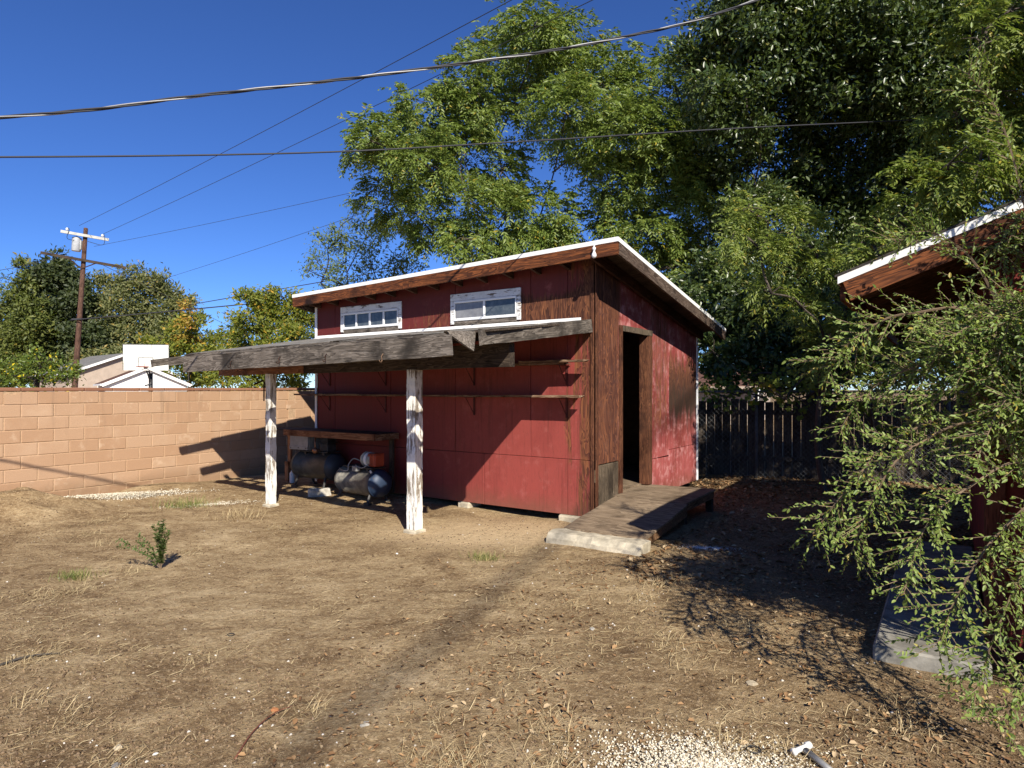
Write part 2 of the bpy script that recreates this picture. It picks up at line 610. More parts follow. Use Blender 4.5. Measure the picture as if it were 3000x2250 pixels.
def ground_mat():
    g = G('dry yard soil')
    o = g.obj()
    x, y, z = g.sep(o)
    n1 = g.noise(o, 0.55, 5, 0.6, 0.4)
    n2 = g.noise(g.vmul(o, (1.0, 1.6, 1)), 2.4, 6, 0.68, 0.6)
    n3 = g.noise(o, 16, 5, 0.72)
    n4 = g.noise(o, 75, 3, 0.7)
    f = g.mth('ADD', g.mth('ADD', g.mth('MULTIPLY', n1, 0.45), g.mth('MULTIPLY', n2, 0.5)), g.mth('MULTIPLY', n3, 0.30))
    c = g.ramp(f, [(0.46, (0.088, 0.054, 0.029)), (0.57, (0.200, 0.134, 0.072)),
                   (0.66, (0.315, 0.228, 0.128)), (0.80, (0.50, 0.385, 0.240))])
    # trodden pale earth in front of the shed
    dx = g.mth('MULTIPLY', g.mth('ADD', x, 0.2), 0.55)
    dy = g.mth('MULTIPLY', g.mth('SUBTRACT', y, 7.15), 0.95)
    rr = g.mth('SQRT', g.mth('ADD', g.mth('MULTIPLY', dx, dx), g.mth('MULTIPLY', dy, dy)))
    pale = g.step(g.mth('ADD', rr, g.mth('MULTIPLY', n2, 1.1)), 1.55, 0.75)
    c = g.mix(g.mth('MULTIPLY', pale, 0.85), c, g.mix(n3, (0.43, 0.31, 0.18), (0.60, 0.465, 0.30)))
    # leaf mould beside the fence and the outbuilding
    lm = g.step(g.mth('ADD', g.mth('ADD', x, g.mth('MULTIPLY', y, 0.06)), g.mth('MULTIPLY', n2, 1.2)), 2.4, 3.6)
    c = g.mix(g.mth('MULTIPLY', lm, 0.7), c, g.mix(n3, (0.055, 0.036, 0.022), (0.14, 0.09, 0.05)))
    spk = g.step(g.voro(o, 62), 0.16, 0.10)
    c = g.mix(g.mth('MULTIPLY', spk, g.step(n2, 0.5, 0.62)), c, (0.50, 0.42, 0.31))
    dk = g.step(g.noise(o, 34, 3, 0.6), 0.60, 0.70)
    c = g.mix(g.mth('MULTIPLY', dk, 0.5), c, (0.06, 0.038, 0.022))
    n5 = g.noise(o, 140, 4, 0.75)
    n6 = g.noise(o, 38, 5, 0.75, 0.8)
    c = g.mix(g.mth('MULTIPLY', g.step(n6, 0.52, 0.63), 0.60), c, (0.50, 0.385, 0.245))
    c = g.mix(g.mth('MULTIPLY', g.step(n6, 0.44, 0.35), 0.42), c, (0.085, 0.052, 0.028))
    c = g.mix(g.mth('MULTIPLY', g.step(n5, 0.46, 0.37), 0.34), c, (0.07, 0.043, 0.024))
    h = g.mth('ADD', g.mth('ADD', g.mth('MULTIPLY', n3, 1.0), g.mth('MULTIPLY', n6, 0.7)), g.mth('MULTIPLY', n2, 0.8))
    h = g.mth('ADD', h, g.mth('MULTIPLY', n5, 0.35))
    c = g.mix(1.0, c, (1.24, 1.23, 1.18), 'MULTIPLY')
    return g.bsdf(c, 0.97, g.bump(h, 1.0, 0.028), 0.1)


M['soil'] = ground_mat()

# ------------------------------------------------------------------ ground
def axis(lo, hi, d, reach):
    a = list(np.arange(lo, hi + 1e-6, d))
    st = d
    while a[-1] < reach:
        st *= 1.35
        a.append(a[-1] + st)
    st = d
    while a[0] > -reach:
        st *= 1.35
        a.insert(0, a[0] - st)
    return np.array(a)


gx, gy = axis(-7.5, 5.5, 0.034, 900), axis(1.6, 12.2, 0.034, 900)
XX, YY = np.meshgrid(gx, gy)
ZZ = gz(XX, YY)
nx, ny = len(gx), len(gy)
I = np.arange(nx * ny).reshape(ny, nx)
F = np.stack([I[:-1, :-1], I[:-1, 1:], I[1:, 1:], I[1:, :-1]], -1).reshape(-1, 4)
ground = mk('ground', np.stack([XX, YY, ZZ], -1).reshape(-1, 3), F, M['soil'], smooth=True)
tag(ground, kind='structure')

# ------------------------------------------------------------------ shed (own axes: x to the right along the front, y to the back)
SH = (0.98, 7.58, 0.0)
SA = -R(34.2)
shed = root('shed', 'weathered red plywood shed with white roof edge and lean-to on white posts', 'shed', SH, SA)
LEN, DEP = 4.98, 3.64
ZB = 0.10


def roof_z(x, y):              # top of the roof sheet
    return 3.265 + 0.031 * x - 0.167 * (y + 0.33)


def wall_panel(name, x0, x1, z0, z1a, z1b, side, mat, th=0.016, off=0.0):
    """plywood sheet; side 0 the front wall (x0..x1), 1 the right wall (y0..y1); z1a,z1b top heights at both ends"""
    g2 = 0.0035
    x0 += g2; x1 -= g2
    e = 0.003
    V, F = [], []
    A = [(x0, z0), (x1, z0), (x1, z1b), (x0, z1a)]
    Ai = [(x0 + e, z0 + e), (x1 - e, z0 + e), (x1 - e, z1b - e), (x0 + e, z1a - e)]
    for (u, zz) in A:
        V.append((u, 0, zz))
    for (u, zz) in A:
        V.append((u, -th + e, zz))
    for (u, zz) in Ai:
        V.append((u, -th, zz))
    F = [[3, 2, 1, 0], [8, 9, 10, 11]]
    for k in range(4):
        j = (k + 1) % 4
        F.append([k, j, 4 + j, 4 + k])
        F.append([4 + k, 4 + j, 8 + j, 8 + k])
    if side:
        V = [(-v[1] + off, v[0], v[2]) for v in V]
    else:
        V = [(v[0], v[1] - off, v[2]) for v in V]
    return mk(name, V, F, mat, shed)


def under(x, y):
    return roof_z(x, y) - 0.17


# frame behind the sheets (keeps the light out) and floor
def wall_poly(name, pts, mat):
    """closed wall slab from a list of (x, y, z) front points and an inward offset"""
    P, off = pts
    n = len(P)
    V = list(P) + [(x + off[0], y + off[1], z) for x, y, z in P]
    F = [list(range(n)), list(range(2 * n - 1, n - 1, -1))] + [[i, i + n, (i + 1) % n + n, (i + 1) % n] for i in range(n)]
    return mk(name, V, F, mat, shed)


xl, xr = -LEN + 0.065, -0.065
wall_poly('stud_wall', ([(xl, 0.004, ZB), (xr, 0.004, ZB), (xr, 0.004, under(xr, 0) + 0.11), (xl, 0.004, under(xl, 0) + 0.11)], (0, 0.055)), M['inside'])
wall_poly('back_wall', ([(xl, DEP - 0.06, ZB), (xr, DEP - 0.06, ZB), (xr, DEP - 0.06, under(xr, DEP) + 0.11), (xl, DEP - 0.06, under(xl, DEP) + 0.11)], (0, 0.055)), M['inside'])
wall_poly('side_wall', ([(-LEN - 0.004, 0.0, ZB), (-LEN - 0.004, DEP, ZB), (-LEN - 0.004, DEP, under(-LEN, DEP) + 0.11), (-LEN - 0.004, 0.0, under(-LEN, 0) + 0.11)], (0.064, 0)), M['red_soft'])
b = MB()
b.box(-LEN + 0.07, -0.07, 0.07, DEP - 0.07, ZB + 0.14, ZB + 0.19)
mk('floor', b.V, b.F, M['plywood'], shed)
# front sheets
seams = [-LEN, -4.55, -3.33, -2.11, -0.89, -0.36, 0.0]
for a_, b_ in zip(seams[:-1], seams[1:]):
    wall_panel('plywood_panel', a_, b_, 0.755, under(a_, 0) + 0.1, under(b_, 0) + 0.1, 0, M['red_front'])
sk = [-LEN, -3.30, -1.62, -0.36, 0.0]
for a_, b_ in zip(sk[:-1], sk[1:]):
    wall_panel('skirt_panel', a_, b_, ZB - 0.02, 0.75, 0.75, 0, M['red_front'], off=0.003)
# right side sheets round the doorway
D0, D1, DT, DZ = 0.70, 1.60, 2.34, 0.30
wall_panel('plywood_panel', 0.0, D0, 0.70, under(0, 0) + 0.1, under(0, D0) + 0.1, 1, M['red_side'])
wall_panel('plywood_panel', D0, D1, DT, under(0, D0) + 0.1, under(0, D1) + 0.1, 1, M['red_side'])
wall_panel('plywood_panel', D1, 2.39, 0.62, under(0, D1) + 0.1, under(0, 2.39) + 0.1, 1, M['red_side'])
wall_panel('plywood_panel', 2.39, DEP, 0.70, under(0, 2.39) + 0.1, under(0, DEP) + 0.1, 1, M['red_side'])
wall_panel('skirt_panel', D1, 2.39, ZB, 0.616, 0.600, 1, M['red_side'], off=0.003)
wall_panel('skirt_panel', 2.39, DEP, ZB, 0.694, 0.694, 1, M['red_side'], off=0.006)
for k in range(4):
    y0 = 0.03 + k * 0.145
    box('groove_board', 0.0, 0.021, y0, y0 + 0.139, ZB, 0.69, M['groove_grey'], shed)
# door frame
dfr = box('door_frame', -0.09, 0.036, D0 - 0.075, D0 + 0.012, DZ - 0.02, DT + 0.07, M['brown_trim'], shed)
box('jamb', -0.09, 0.037, D1 - 0.012, D1 + 0.085, DZ - 0.02, DT + 0.005, M['brown_trim'], dfr)
box('jamb', -0.10, 0.030, D1 - 0.055, D1 - 0.014, DZ - 0.02, DT - 0.01, M['brown_trim'], dfr)
beam('lintel', (0.0265, D0 + 0.014, DT + 0.035), (0.0265, D1 + 0.088, DT + 0.035), 0.030, 0.075, M['groove_grey'], dfr, jit=0.003)
box('threshold', -0.08, 0.04, D0 + 0.02, D1 - 0.06, DZ - 0.06, DZ - 0.025, M['plywood'], dfr)
# corner trims
box('corner_trim', -0.045, 0.0, -0.034, -0.017, 0.12, 3.06, M['brown_trim'], shed)
box('corner_trim', 0.018, 0.034, -0.034, 0.028, 0.13, 3.08, M['brown_trim'], shed)
box('white_corner_trim', -LEN - 0.035, -LEN + 0.012, -0.036, -0.018, 0.12, 2.92, M['white_sash'], shed)
box('white_corner_trim', 0.018, 0.040, DEP - 0.022, DEP + 0.03, 0.10, 2.48, M['white_sash'], shed)
# piers
for (px_, py_, ww) in ((-0.30, 0.03, 0.34), (-1.95, 0.05, 0.2), (-3.6, 0.2, 0.3)):
    wv = SH[0] + px_ * math.cos(SA) - py_ * math.sin(SA), SH[1] + px_ * math.sin(SA) + py_ * math.cos(SA)
    box('pier_block', px_ - ww / 2, px_ + ww / 2, py_ - 0.1, py_ + 0.2, gzf(*wv) - 0.08, ZB - 0.022, M['concrete_pale'], shed, 0.02)
box('floor_joist', -LEN + 0.1, -0.1, 0.12, 0.17, ZB - 0.02, ZB + 0.12, M['old_dark'], shed)

# windows
def window(x0, x1, z0, z1, panes, mats):
    f = box('window', x0, x1, -0.040, -0.017, z1 - 0.095, z1, M['white_frame'], shed)
    for (a_, b_) in ((x0, x0 + 0.062), (x1 - 0.062, x1)):
        box('casing', a_, b_, -0.038, -0.0172, z0 - 0.01, z1 - 0.097, M['white_frame'], f)
    box('sill', x0 + 0.064, x1 - 0.064, -0.034, -0.0172, z0 - 0.03, z0 + 0.03, M['old_board'], f)
    xa, xb, za, zb = x0 + 0.066, x1 - 0.066, z0 + 0.033, z1 - 0.098
    box('sash', xa, xb, -0.046, -0.019, za, za + 0.035, M['white_sash'], f)
    box('sash', xa, xb, -0.046, -0.019, zb - 0.028, zb, M['white_sash'], f)
    n = len(mats)
    wv = (xb - xa) / n
    for i in range(n + 1):
        xc = xa + wv * i
        box('glazing_bar', max(xa, xc - 0.014) + (0.001 if i == 0 else 0), min(xb, xc + 0.014) - (0.001 if i == n else 0),
            -0.044, -0.0195, za + 0.036, zb - 0.029, M['white_sash'], f, 0.002)
    for i in range(n):
        box('pane', xa + wv * i + 0.015, xa + wv * (i + 1) - 0.015, -0.028, -0.022, za + 0.037, zb - 0.030, M[mats[i]], f, 0.001)


window(-4.40, -3.10, 2.49, 2.875, 4, ['glass'] * 4)
window(-2.18, -1.03, 2.49, 2.89, 2, ['screen', 'glass'])

# main roof
XA, XB, YA, YB = -5.19, 0.45, -0.33, 3.80


def roof_slab(name, x0, x1, y0, y1, t0, t1, mat, parent, nx_=1):
    V = []
    for tt in (t0, t1):
        for (x, y) in ((x0, y0), (x1, y0), (x1, y1), (x0, y1)):
            V.append((x, y, roof_z(x, y) + tt))
    F = [[3, 2, 1, 0], [4, 5, 6, 7], [0, 1, 5, 4], [1, 2, 6, 5], [2, 3, 7, 6], [3, 0, 4, 7]]
    return mk(name, V, F, mat, parent)


roof = roof_slab('roof', XA + 0.03, XB - 0.03, YA + 0.03, YB - 0.02, -0.035, -0.012, M['old_dark'], shed)
roof_slab('roofing_sheet', XA, XB, YA, YB, -0.0115, 0.0, M['white_roof'], roof)
roof_slab('drip_edge', XA - 0.003, XB + 0.003, YA - 0.004, YA - 0.001, -0.052, -0.002, M['white_roof'], roof)
roof_slab('drip_edge', XB + 0.001, XB + 0.004, YA - 0.004, YB, -0.052, -0.002, M['white_roof'], roof)
# fascia in two lengths, each its own board
for (a_, b_, sd) in ((XA + 0.005, -2.79, 1), (-2.785, XB - 0.004, 2)):
    beam('fascia_board', (a_, YA + 0.016, roof_z(a_, YA) - 0.12), (b_, YA + 0.016, roof_z(b_, YA) - 0.12), 0.034, 0.150, M['fascia'], roof, seed=sd)
beam('barge_board', (XB - 0.017, YA + 0.036, roof_z(XB, YA + 0.036) - 0.115), (XB - 0.017, YB - 0.01, roof_z(XB, YB) - 0.115), 0.034, 0.142,
     M['barge_grey'], roof, jit=0.002)
beam('barge_board', (XA + 0.022, YA + 0.036, roof_z(XA, YA + 0.036) - 0.115), (XA + 0.022, YB - 0.01, roof_z(XA, YB) - 0.115), 0.034, 0.142,
     M['barge_grey'], roof, jit=0.002)
for k in range(13):
    xr = -4.90 + k * 0.415
    if xr > 0.2:
        break
    beam('rafter', (xr, YA + 0.035, roof_z(xr, YA) - 0.105), (xr, YB - 0.05, roof_z(xr, YB) - 0.105), 0.04, 0.13, M['rafter'], roof, seg=2)
for k in range(9):
    xr = -4.7 + k * 0.61
    zf = roof_z(xr, YA) - 0.10 - 0.05 * (k % 2)
    mk('nail_head', *lathe([(0, 0.007), (0.002, 0.006)], 8), M['iron'], roof).matrix_local = Matrix.Translation((xr, YA - 0.0015, zf)) @ Matrix.Rotation(-R(90), 4, 'Z')
# hanging porcelain insulator on the fascia
ins = MB()
xi, yi, zi = 0.17, YA - 0.028, roof_z(0.17, YA) - 0.075
ins.tube([(xi, yi + 0.028, zi + 0.012), (xi, yi, zi + 0.012), (xi, yi, zi - 0.03)], 0.007, 8)
ins.add([Vector((v[1] + xi, v[2] + yi, zi - v[0])) for v in lathe([(0.0, .008), (0.012, .02), (0.03, .021), (0.04, .012), (0.06, .014), (0.08, .025), (0.10, .030), (0.12, .022), (0.13, .008)], 14)[0]],
        lathe([(0.0, .008), (0.012, .02), (0.03, .021), (0.04, .012), (0.06, .014), (0.08, .025), (0.10, .030), (0.12, .022), (0.13, .008)], 14)[1])
ins.build('insulator', M['porcelain'], shed, True)

# ------------------------------------------------------------------ lean-to (d = distance out from the front wall)
def lz(d, x=0.0):              # top of the lean-to rafters
    return 2.385 - (0.124 - 0.0075 * x) * d


DF = 2.46
# boards of the roof deck run along x, the outer strip is open between fascia and purlin
deck = []
d = 0.02
rr = random.Random(5)
while d < 1.92:
    wv = rr.uniform(0.17, 0.2)
    x1 = -0.03 - rr.uniform(0, 0.012)
    x0 = -5.17 - rr.uniform(0.0, 0.05)
    deck.append((x0, x1, d, d + wv - 0.006))
    d += wv
def leanboard(name, x0, x1, d0, d1, t0, t1, mat, par):
    V = []
    for tt in (t0, t1):
        for (x, dd) in ((x0, d0), (x1, d0), (x1, d1), (x0, d1)):
            V.append((x, -dd, lz(dd, x) + tt))
    F = [[0, 1, 2, 3], [7, 6, 5, 4], [4, 5, 1, 0], [5, 6, 2, 1], [6, 7, 3, 2], [7, 4, 0, 3]]
    return mk(name, V, F, mat, par)
lean = leanboard('lean_to_roof', -5.20, -0.045, 0.015, 2.0, 0.024, 0.034, M['lean_sheet'], shed)
for i, (x0, x1, d0, d1) in enumerate(deck):
    leanboard('roof_board', x0, x1, d0, d1, 0.002, 0.021, M['old_dark'], lean)
leanboard('roof_board', -4.6, -0.25, 2.205, 2.27, 0.002, 0.02, M['old_board'], lean)
# curled scraps of roofing along the outer edge
for i in range(14):
    xs = -4.50 + i * 0.315 + rr.uniform(-0.05, 0.05)
    ww = rr.uniform(0.22, 0.38)
    dz = rr.uniform(0.0, 0.014)
    q = leanboard('shingle_strip', xs, xs + ww, 2.42 + rr.uniform(-.02, .01), 2.498 + rr.uniform(0, 0.02), 0.022 + dz, 0.031 + dz, M['old_board'] if i % 3 else M['shingle'], lean)
# flashing: thin white upstand against the wall, and its turned-down lip
box('flashing', -4.92, -0.16, -0.060, -0.046, 2.405, 2.452, M['white_roof'], lean, 0.002)
leanboard('flashing', -4.92, -0.75, 0.05, 0.13, 0.0365, 0.043, M['white_roof'], lean)
# rafters
for i, xr in enumerate(np.linspace(-5.18, -0.60, 13)):
    beam('rafter', (xr, -0.02, lz(0.02, xr) - 0.046), (xr, -(DF + (0.06 if i == 0 else 0.03 if i == 1 else -0.005)), lz(DF, xr) - 0.046), 0.045, 0.092, M['old_board'] if i < 2 else M['old_dark'], lean, seg=2, seed=i)
# right barge (broken short at the outer corner) and the split end under it
beam('barge_rafter', (-0.035, -0.045, lz(0) - 0.040), (-0.10, -2.10, lz(2.1) - 0.045), 0.042, 0.150, M['old_board'], lean, jit=0.006, seg=10, ends=0.02)
sp = MB()
zc = lz(2.2)
sp.add([(-0.20, -2.05, zc + 0.03), (-0.26, -2.43, zc + 0.01), (-0.09, -2.22, zc - 0.17), (-0.16, -2.20, zc - 0.02),
        (-0.22, -2.08, zc + 0.018), (-0.28, -2.42, zc - 0.004), (-0.115, -2.23, zc - 0.165), (-0.18, -2.22, zc - 0.03)],
       [[0, 1, 3], [0, 3, 2], [1, 2, 3], [4, 7, 5], [4, 6, 7], [5, 7, 6], [0, 4, 5, 1], [0, 2, 6, 4], [1, 5, 6, 2]])
sp.build('split_board_end', M['old_board'], lean)
# fascia in three lengths, the outer left ones shallower
zf = lz(DF)
ZL = lambda x: lz(DF, x)
beam('fascia_board', (-0.13, -DF - 0.02, ZL(-.1) - 0.094), (-4.45, -DF - 0.02, ZL(-4.45) - 0.094), 0.040, 0.188, M['old_board'], lean, jit=0.005, seg=16, ends=0.03, up=(0, 0, 1))
# carrying beam on the posts
DB = 1.50
beam('beam', (-0.165, -DB, 1.945), (-3.35, -DB, 1.915), 0.09, 0.235, M['old_dark'], lean, jit=0.004, seg=10)
beam('beam', (-3.36, -DB, 1.895), (-5.25, -DB, 1.880), 0.085, 0.175, M['bench_wood'], lean, jit=0.004, seg=6)


def to_world(x, y):
    return SH[0] + x * math.cos(SA) - y * math.sin(SA), SH[1] + x * math.sin(SA) + y * math.cos(SA)


for (xp, w_, sd) in ((-1.48, 0.126, 3), (-4.09, 0.100, 4)):
    zg = gzf(*to_world(xp, -DB))
    zt = 1.818 if xp > -3 else 1.804
    po = beam('post', (xp, -DB, zg - 0.06), (xp, -DB, zt), w_, w_ * 0.97, M['white_flake'], lean, up=(0, 1, 0), jit=0.005, seg=22, seed=sd)
    # splintered foot
    bx = MB()
    bx.box(-0.02, 0.05, -w_ / 2 - 0.03, w_ / 2 + 0.035, -w_ / 2 - 0.035, w_ / 2 + 0.03, 0.014)
    q = bx.build('footing', M['concrete_pale'], po)
    q.location = (0.045, 0, 0)
# iron stay on the far post and hooks along the fascia
hk = MB()
hk.tube([(-4.16, -DB - 0.06, 1.72), (-4.22, -DB - 0.17, 1.66)], 0.012, 6)
hk.tube([(-4.15, -DB - 0.062, 1.70), (-4.15, -DB - 0.065, 1.44)], 0.010, 6)
hk.build('iron_stay', M['iron'], lean)
for (xh, dn) in ((-0.95, 0.20), (-1.75, 0.16), (-2.5, 0.15), (-3.4, 0.16)):
    z0 = ZL(xh) - dn + 0.04
    h = MB()
    h.tube(spline([(xh, -DF - 0.045, z0 + 0.03), (xh, -DF - 0.065, z0 + 0.005), (xh, -DF - 0.06, z0 - 0.035), (xh + 0.004, -DF - 0.085, z0 - 0.05), (xh + 0.004, -DF - 0.10, z0 - 0.03)], 4), 0.005, 6)
    h.build('hook', M['shelf_wood'] if xh > -1 else M['iron'], lean, True)

# ------------------------------------------------------------------ shelves on the front wall
def shelf(z, pieces):
    r0 = None
    for i, (a_, b_, d0, d1, dz, th) in enumerate(pieces):
        ob = beam('shelf' if r0 is None else 'shelf_board', (a_, -(d0 + d1) / 2, z + dz), (b_, -(d0 + d1) / 2, z + dz), d1 - d0, th, M['shelf_wood'], None, jit=0.003, seg=6, ends=0.02, seed=i * 7 + int(z * 10))
        if r0 is None:
            r0 = ob
            ob.parent = shed
        else:
            ob.parent = r0
            ob.matrix_parent_inverse = (Matrix.Translation(r0.location) @ r0.rotation_euler.to_matrix().to_4x4()).inverted()
    for xb in (-0.37, -1.78, -3.43, -4.67):
        m = MB()
        zt = z - 0.016
        m.box(xb - 0.014, xb + 0.014, -0.027, -0.0195, zt - 0.24, zt, 0.001)
        m.box(xb - 0.012, xb + 0.012, -0.23, -0.028, zt - 0.006, zt, 0.001)
        m.tube([(xb, -0.026, zt - 0.225), (xb, -0.205, zt - 0.006)], 0.0055, 6)
        br = m.build('bracket', M['dark_red_iron'], r0)
        br.matrix_parent_inverse = (Matrix.Translation(r0.location) @ r0.rotation_euler.to_matrix().to_4x4()).inverted()


shelf(1.905, [(-5.22, -3.6, 0.035, 0.14, 0.0, 0.022), (-5.05, -0.35, 0.145, 0.25, 0.001, 0.02), (-3.58, -0.30, 0.035, 0.14, 0.0, 0.02), (-0.92, -0.01, 0.15, 0.26, 0.026, 0.026)])
shelf(1.510, [(-5.24, -3.75, 0.16, 0.27, 0.004, 0.026), (-5.10, -2.3, 0.035, 0.155, 0.0, 0.02), (-3.74, -1.15, 0.16, 0.26, 0.0, 0.022), (-2.29, -0.2, 0.035, 0.155, 0.0, 0.02), (-1.14, -0.06, 0.16, 0.265, 0.004, 0.028)])

# ------------------------------------------------------------------ workbench under the lean-to
wb = root('workbench', 'rough timber workbench under the shelves, standing over the compressors', 'workbench', SH, SA)
tp = box('bench_top', -5.62, -3.16, -0.50, -0.045, 0.952, 0.972, M['old_dark'], wb)
beam('front_apron', (-5.15, -0.515, 0.925), (-3.14, -0.515, 0.925), 0.026, 0.092, M['bench_wood'], wb, jit=0.002)
beam('end_apron', (-3.145, -0.50, 0.922), (-3.145, -0.05, 0.922), 0.022, 0.086, M['shelf_wood'], wb)
beam('back_rail', (-4.95, -0.07, 0.925), (-3.2, -0.07, 0.925), 0.03, 0.05, M['bench_wood'], wb)
gl = gzf(*to_world(-5.58, -0.08))
beam('leg', (-5.585, -0.08, gl - 0.06), (-5.585, -0.08, 0.95), 0.075, 0.038, M['leg_wood'], wb, up=(0, 1, 0), jit=0.002)
gl = gzf(*to_world(-5.62, -0.13))
beam('leg_splint', (-5.60, -0.125, gl - 0.05), (-5.60, -0.125, 0.40), 0.085, 0.036, M['leg_wood'], wb, up=(0, 1, 0), jit=0.003)
beam('leg', (-3.25, -0.075, 0.1), (-3.25, -0.075, 0.95), 0.07, 0.035, M['old_dark'], wb, up=(0, 1, 0))

# ------------------------------------------------------------------ air compressors
def tankmat(name, body, worn, dome):
    g = G(name)
    o = g.obj()
    x, y, z = g.sep(o)
    n = g.noise(o, 6, 6, 0.7, 0.4)
    n2 = g.noise(o, 22, 4, 0.7)
    c = g.mix(g.step(n, 0.42, 0.62), body, worn)
    c = g.mix(g.step(g.mth('ADD', x, g.mth('MULTIPLY', n, 0.16)), 0.36, 0.47), c, dome)
    c = g.mix(g.step(n2, 0.62, 0.72), c, (0.09, 0.045, 0.02))
    return g.bsdf(c, 0.5, g.bump(n2, 0.15, 0.004), 0.4, 0.1)


M['tank_a'] = tankmat('worn grey tank paint', (0.10, 0.095, 0.085), (0.21, 0.195, 0.16), (0.020, 0.036, 0.070))
M['tank_b'] = tankmat('dull olive tank paint', (0.05, 0.05, 0.044), (0.085, 0.082, 0.07), (0.04, 0.044, 0.05))
M['motor'] = plain('ivory motor enamel', (0.36, 0.35, 0.29), 0.5, 0.4, var=0.3)
M['label_white'] = plain('white label', (0.68, 0.68, 0.66), 0.6, 0.3, var=0.08)
M['orange'] = plain('orange red enamel', (0.33, 0.055, 0.022), 0.5, 0.4, var=0.25)
M['cast'] = plain('dark cast iron', (0.05, 0.048, 0.045), 0.6, 0.4, 0.3, var=0.4)
M['steel'] = plain('dull steel', (0.32, 0.31, 0.29), 0.45, 0.5, 0.5, var=0.25)
M['copper'] = plain('copper tube', (0.28, 0.13, 0.07), 0.4, 0.5, 0.7)
M['grey_panel'] = plain('grey steel panel', (0.24, 0.235, 0.22), 0.55, 0.4, 0.1, var=0.2)


def tank_profile(hl, r):
    p = []
    for a in np.linspace(0, 90, 8):
        p.append((-hl - 0.13 * math.cos(R(a)), max(0.004, r * math.sin(R(a)))))
    p += [(-hl, r), (-hl + 0.002, r + 0.006), (-hl + 0.016, r + 0.006), (-hl + 0.018, r), (hl - 0.018, r), (hl - 0.016, r + 0.006), (hl - 0.002, r + 0.006)]
    for a in np.linspace(90, 0, 8):
        p.append((hl + 0.13 * math.cos(R(a)), max(0.004, r * math.sin(R(a)))))
    return p


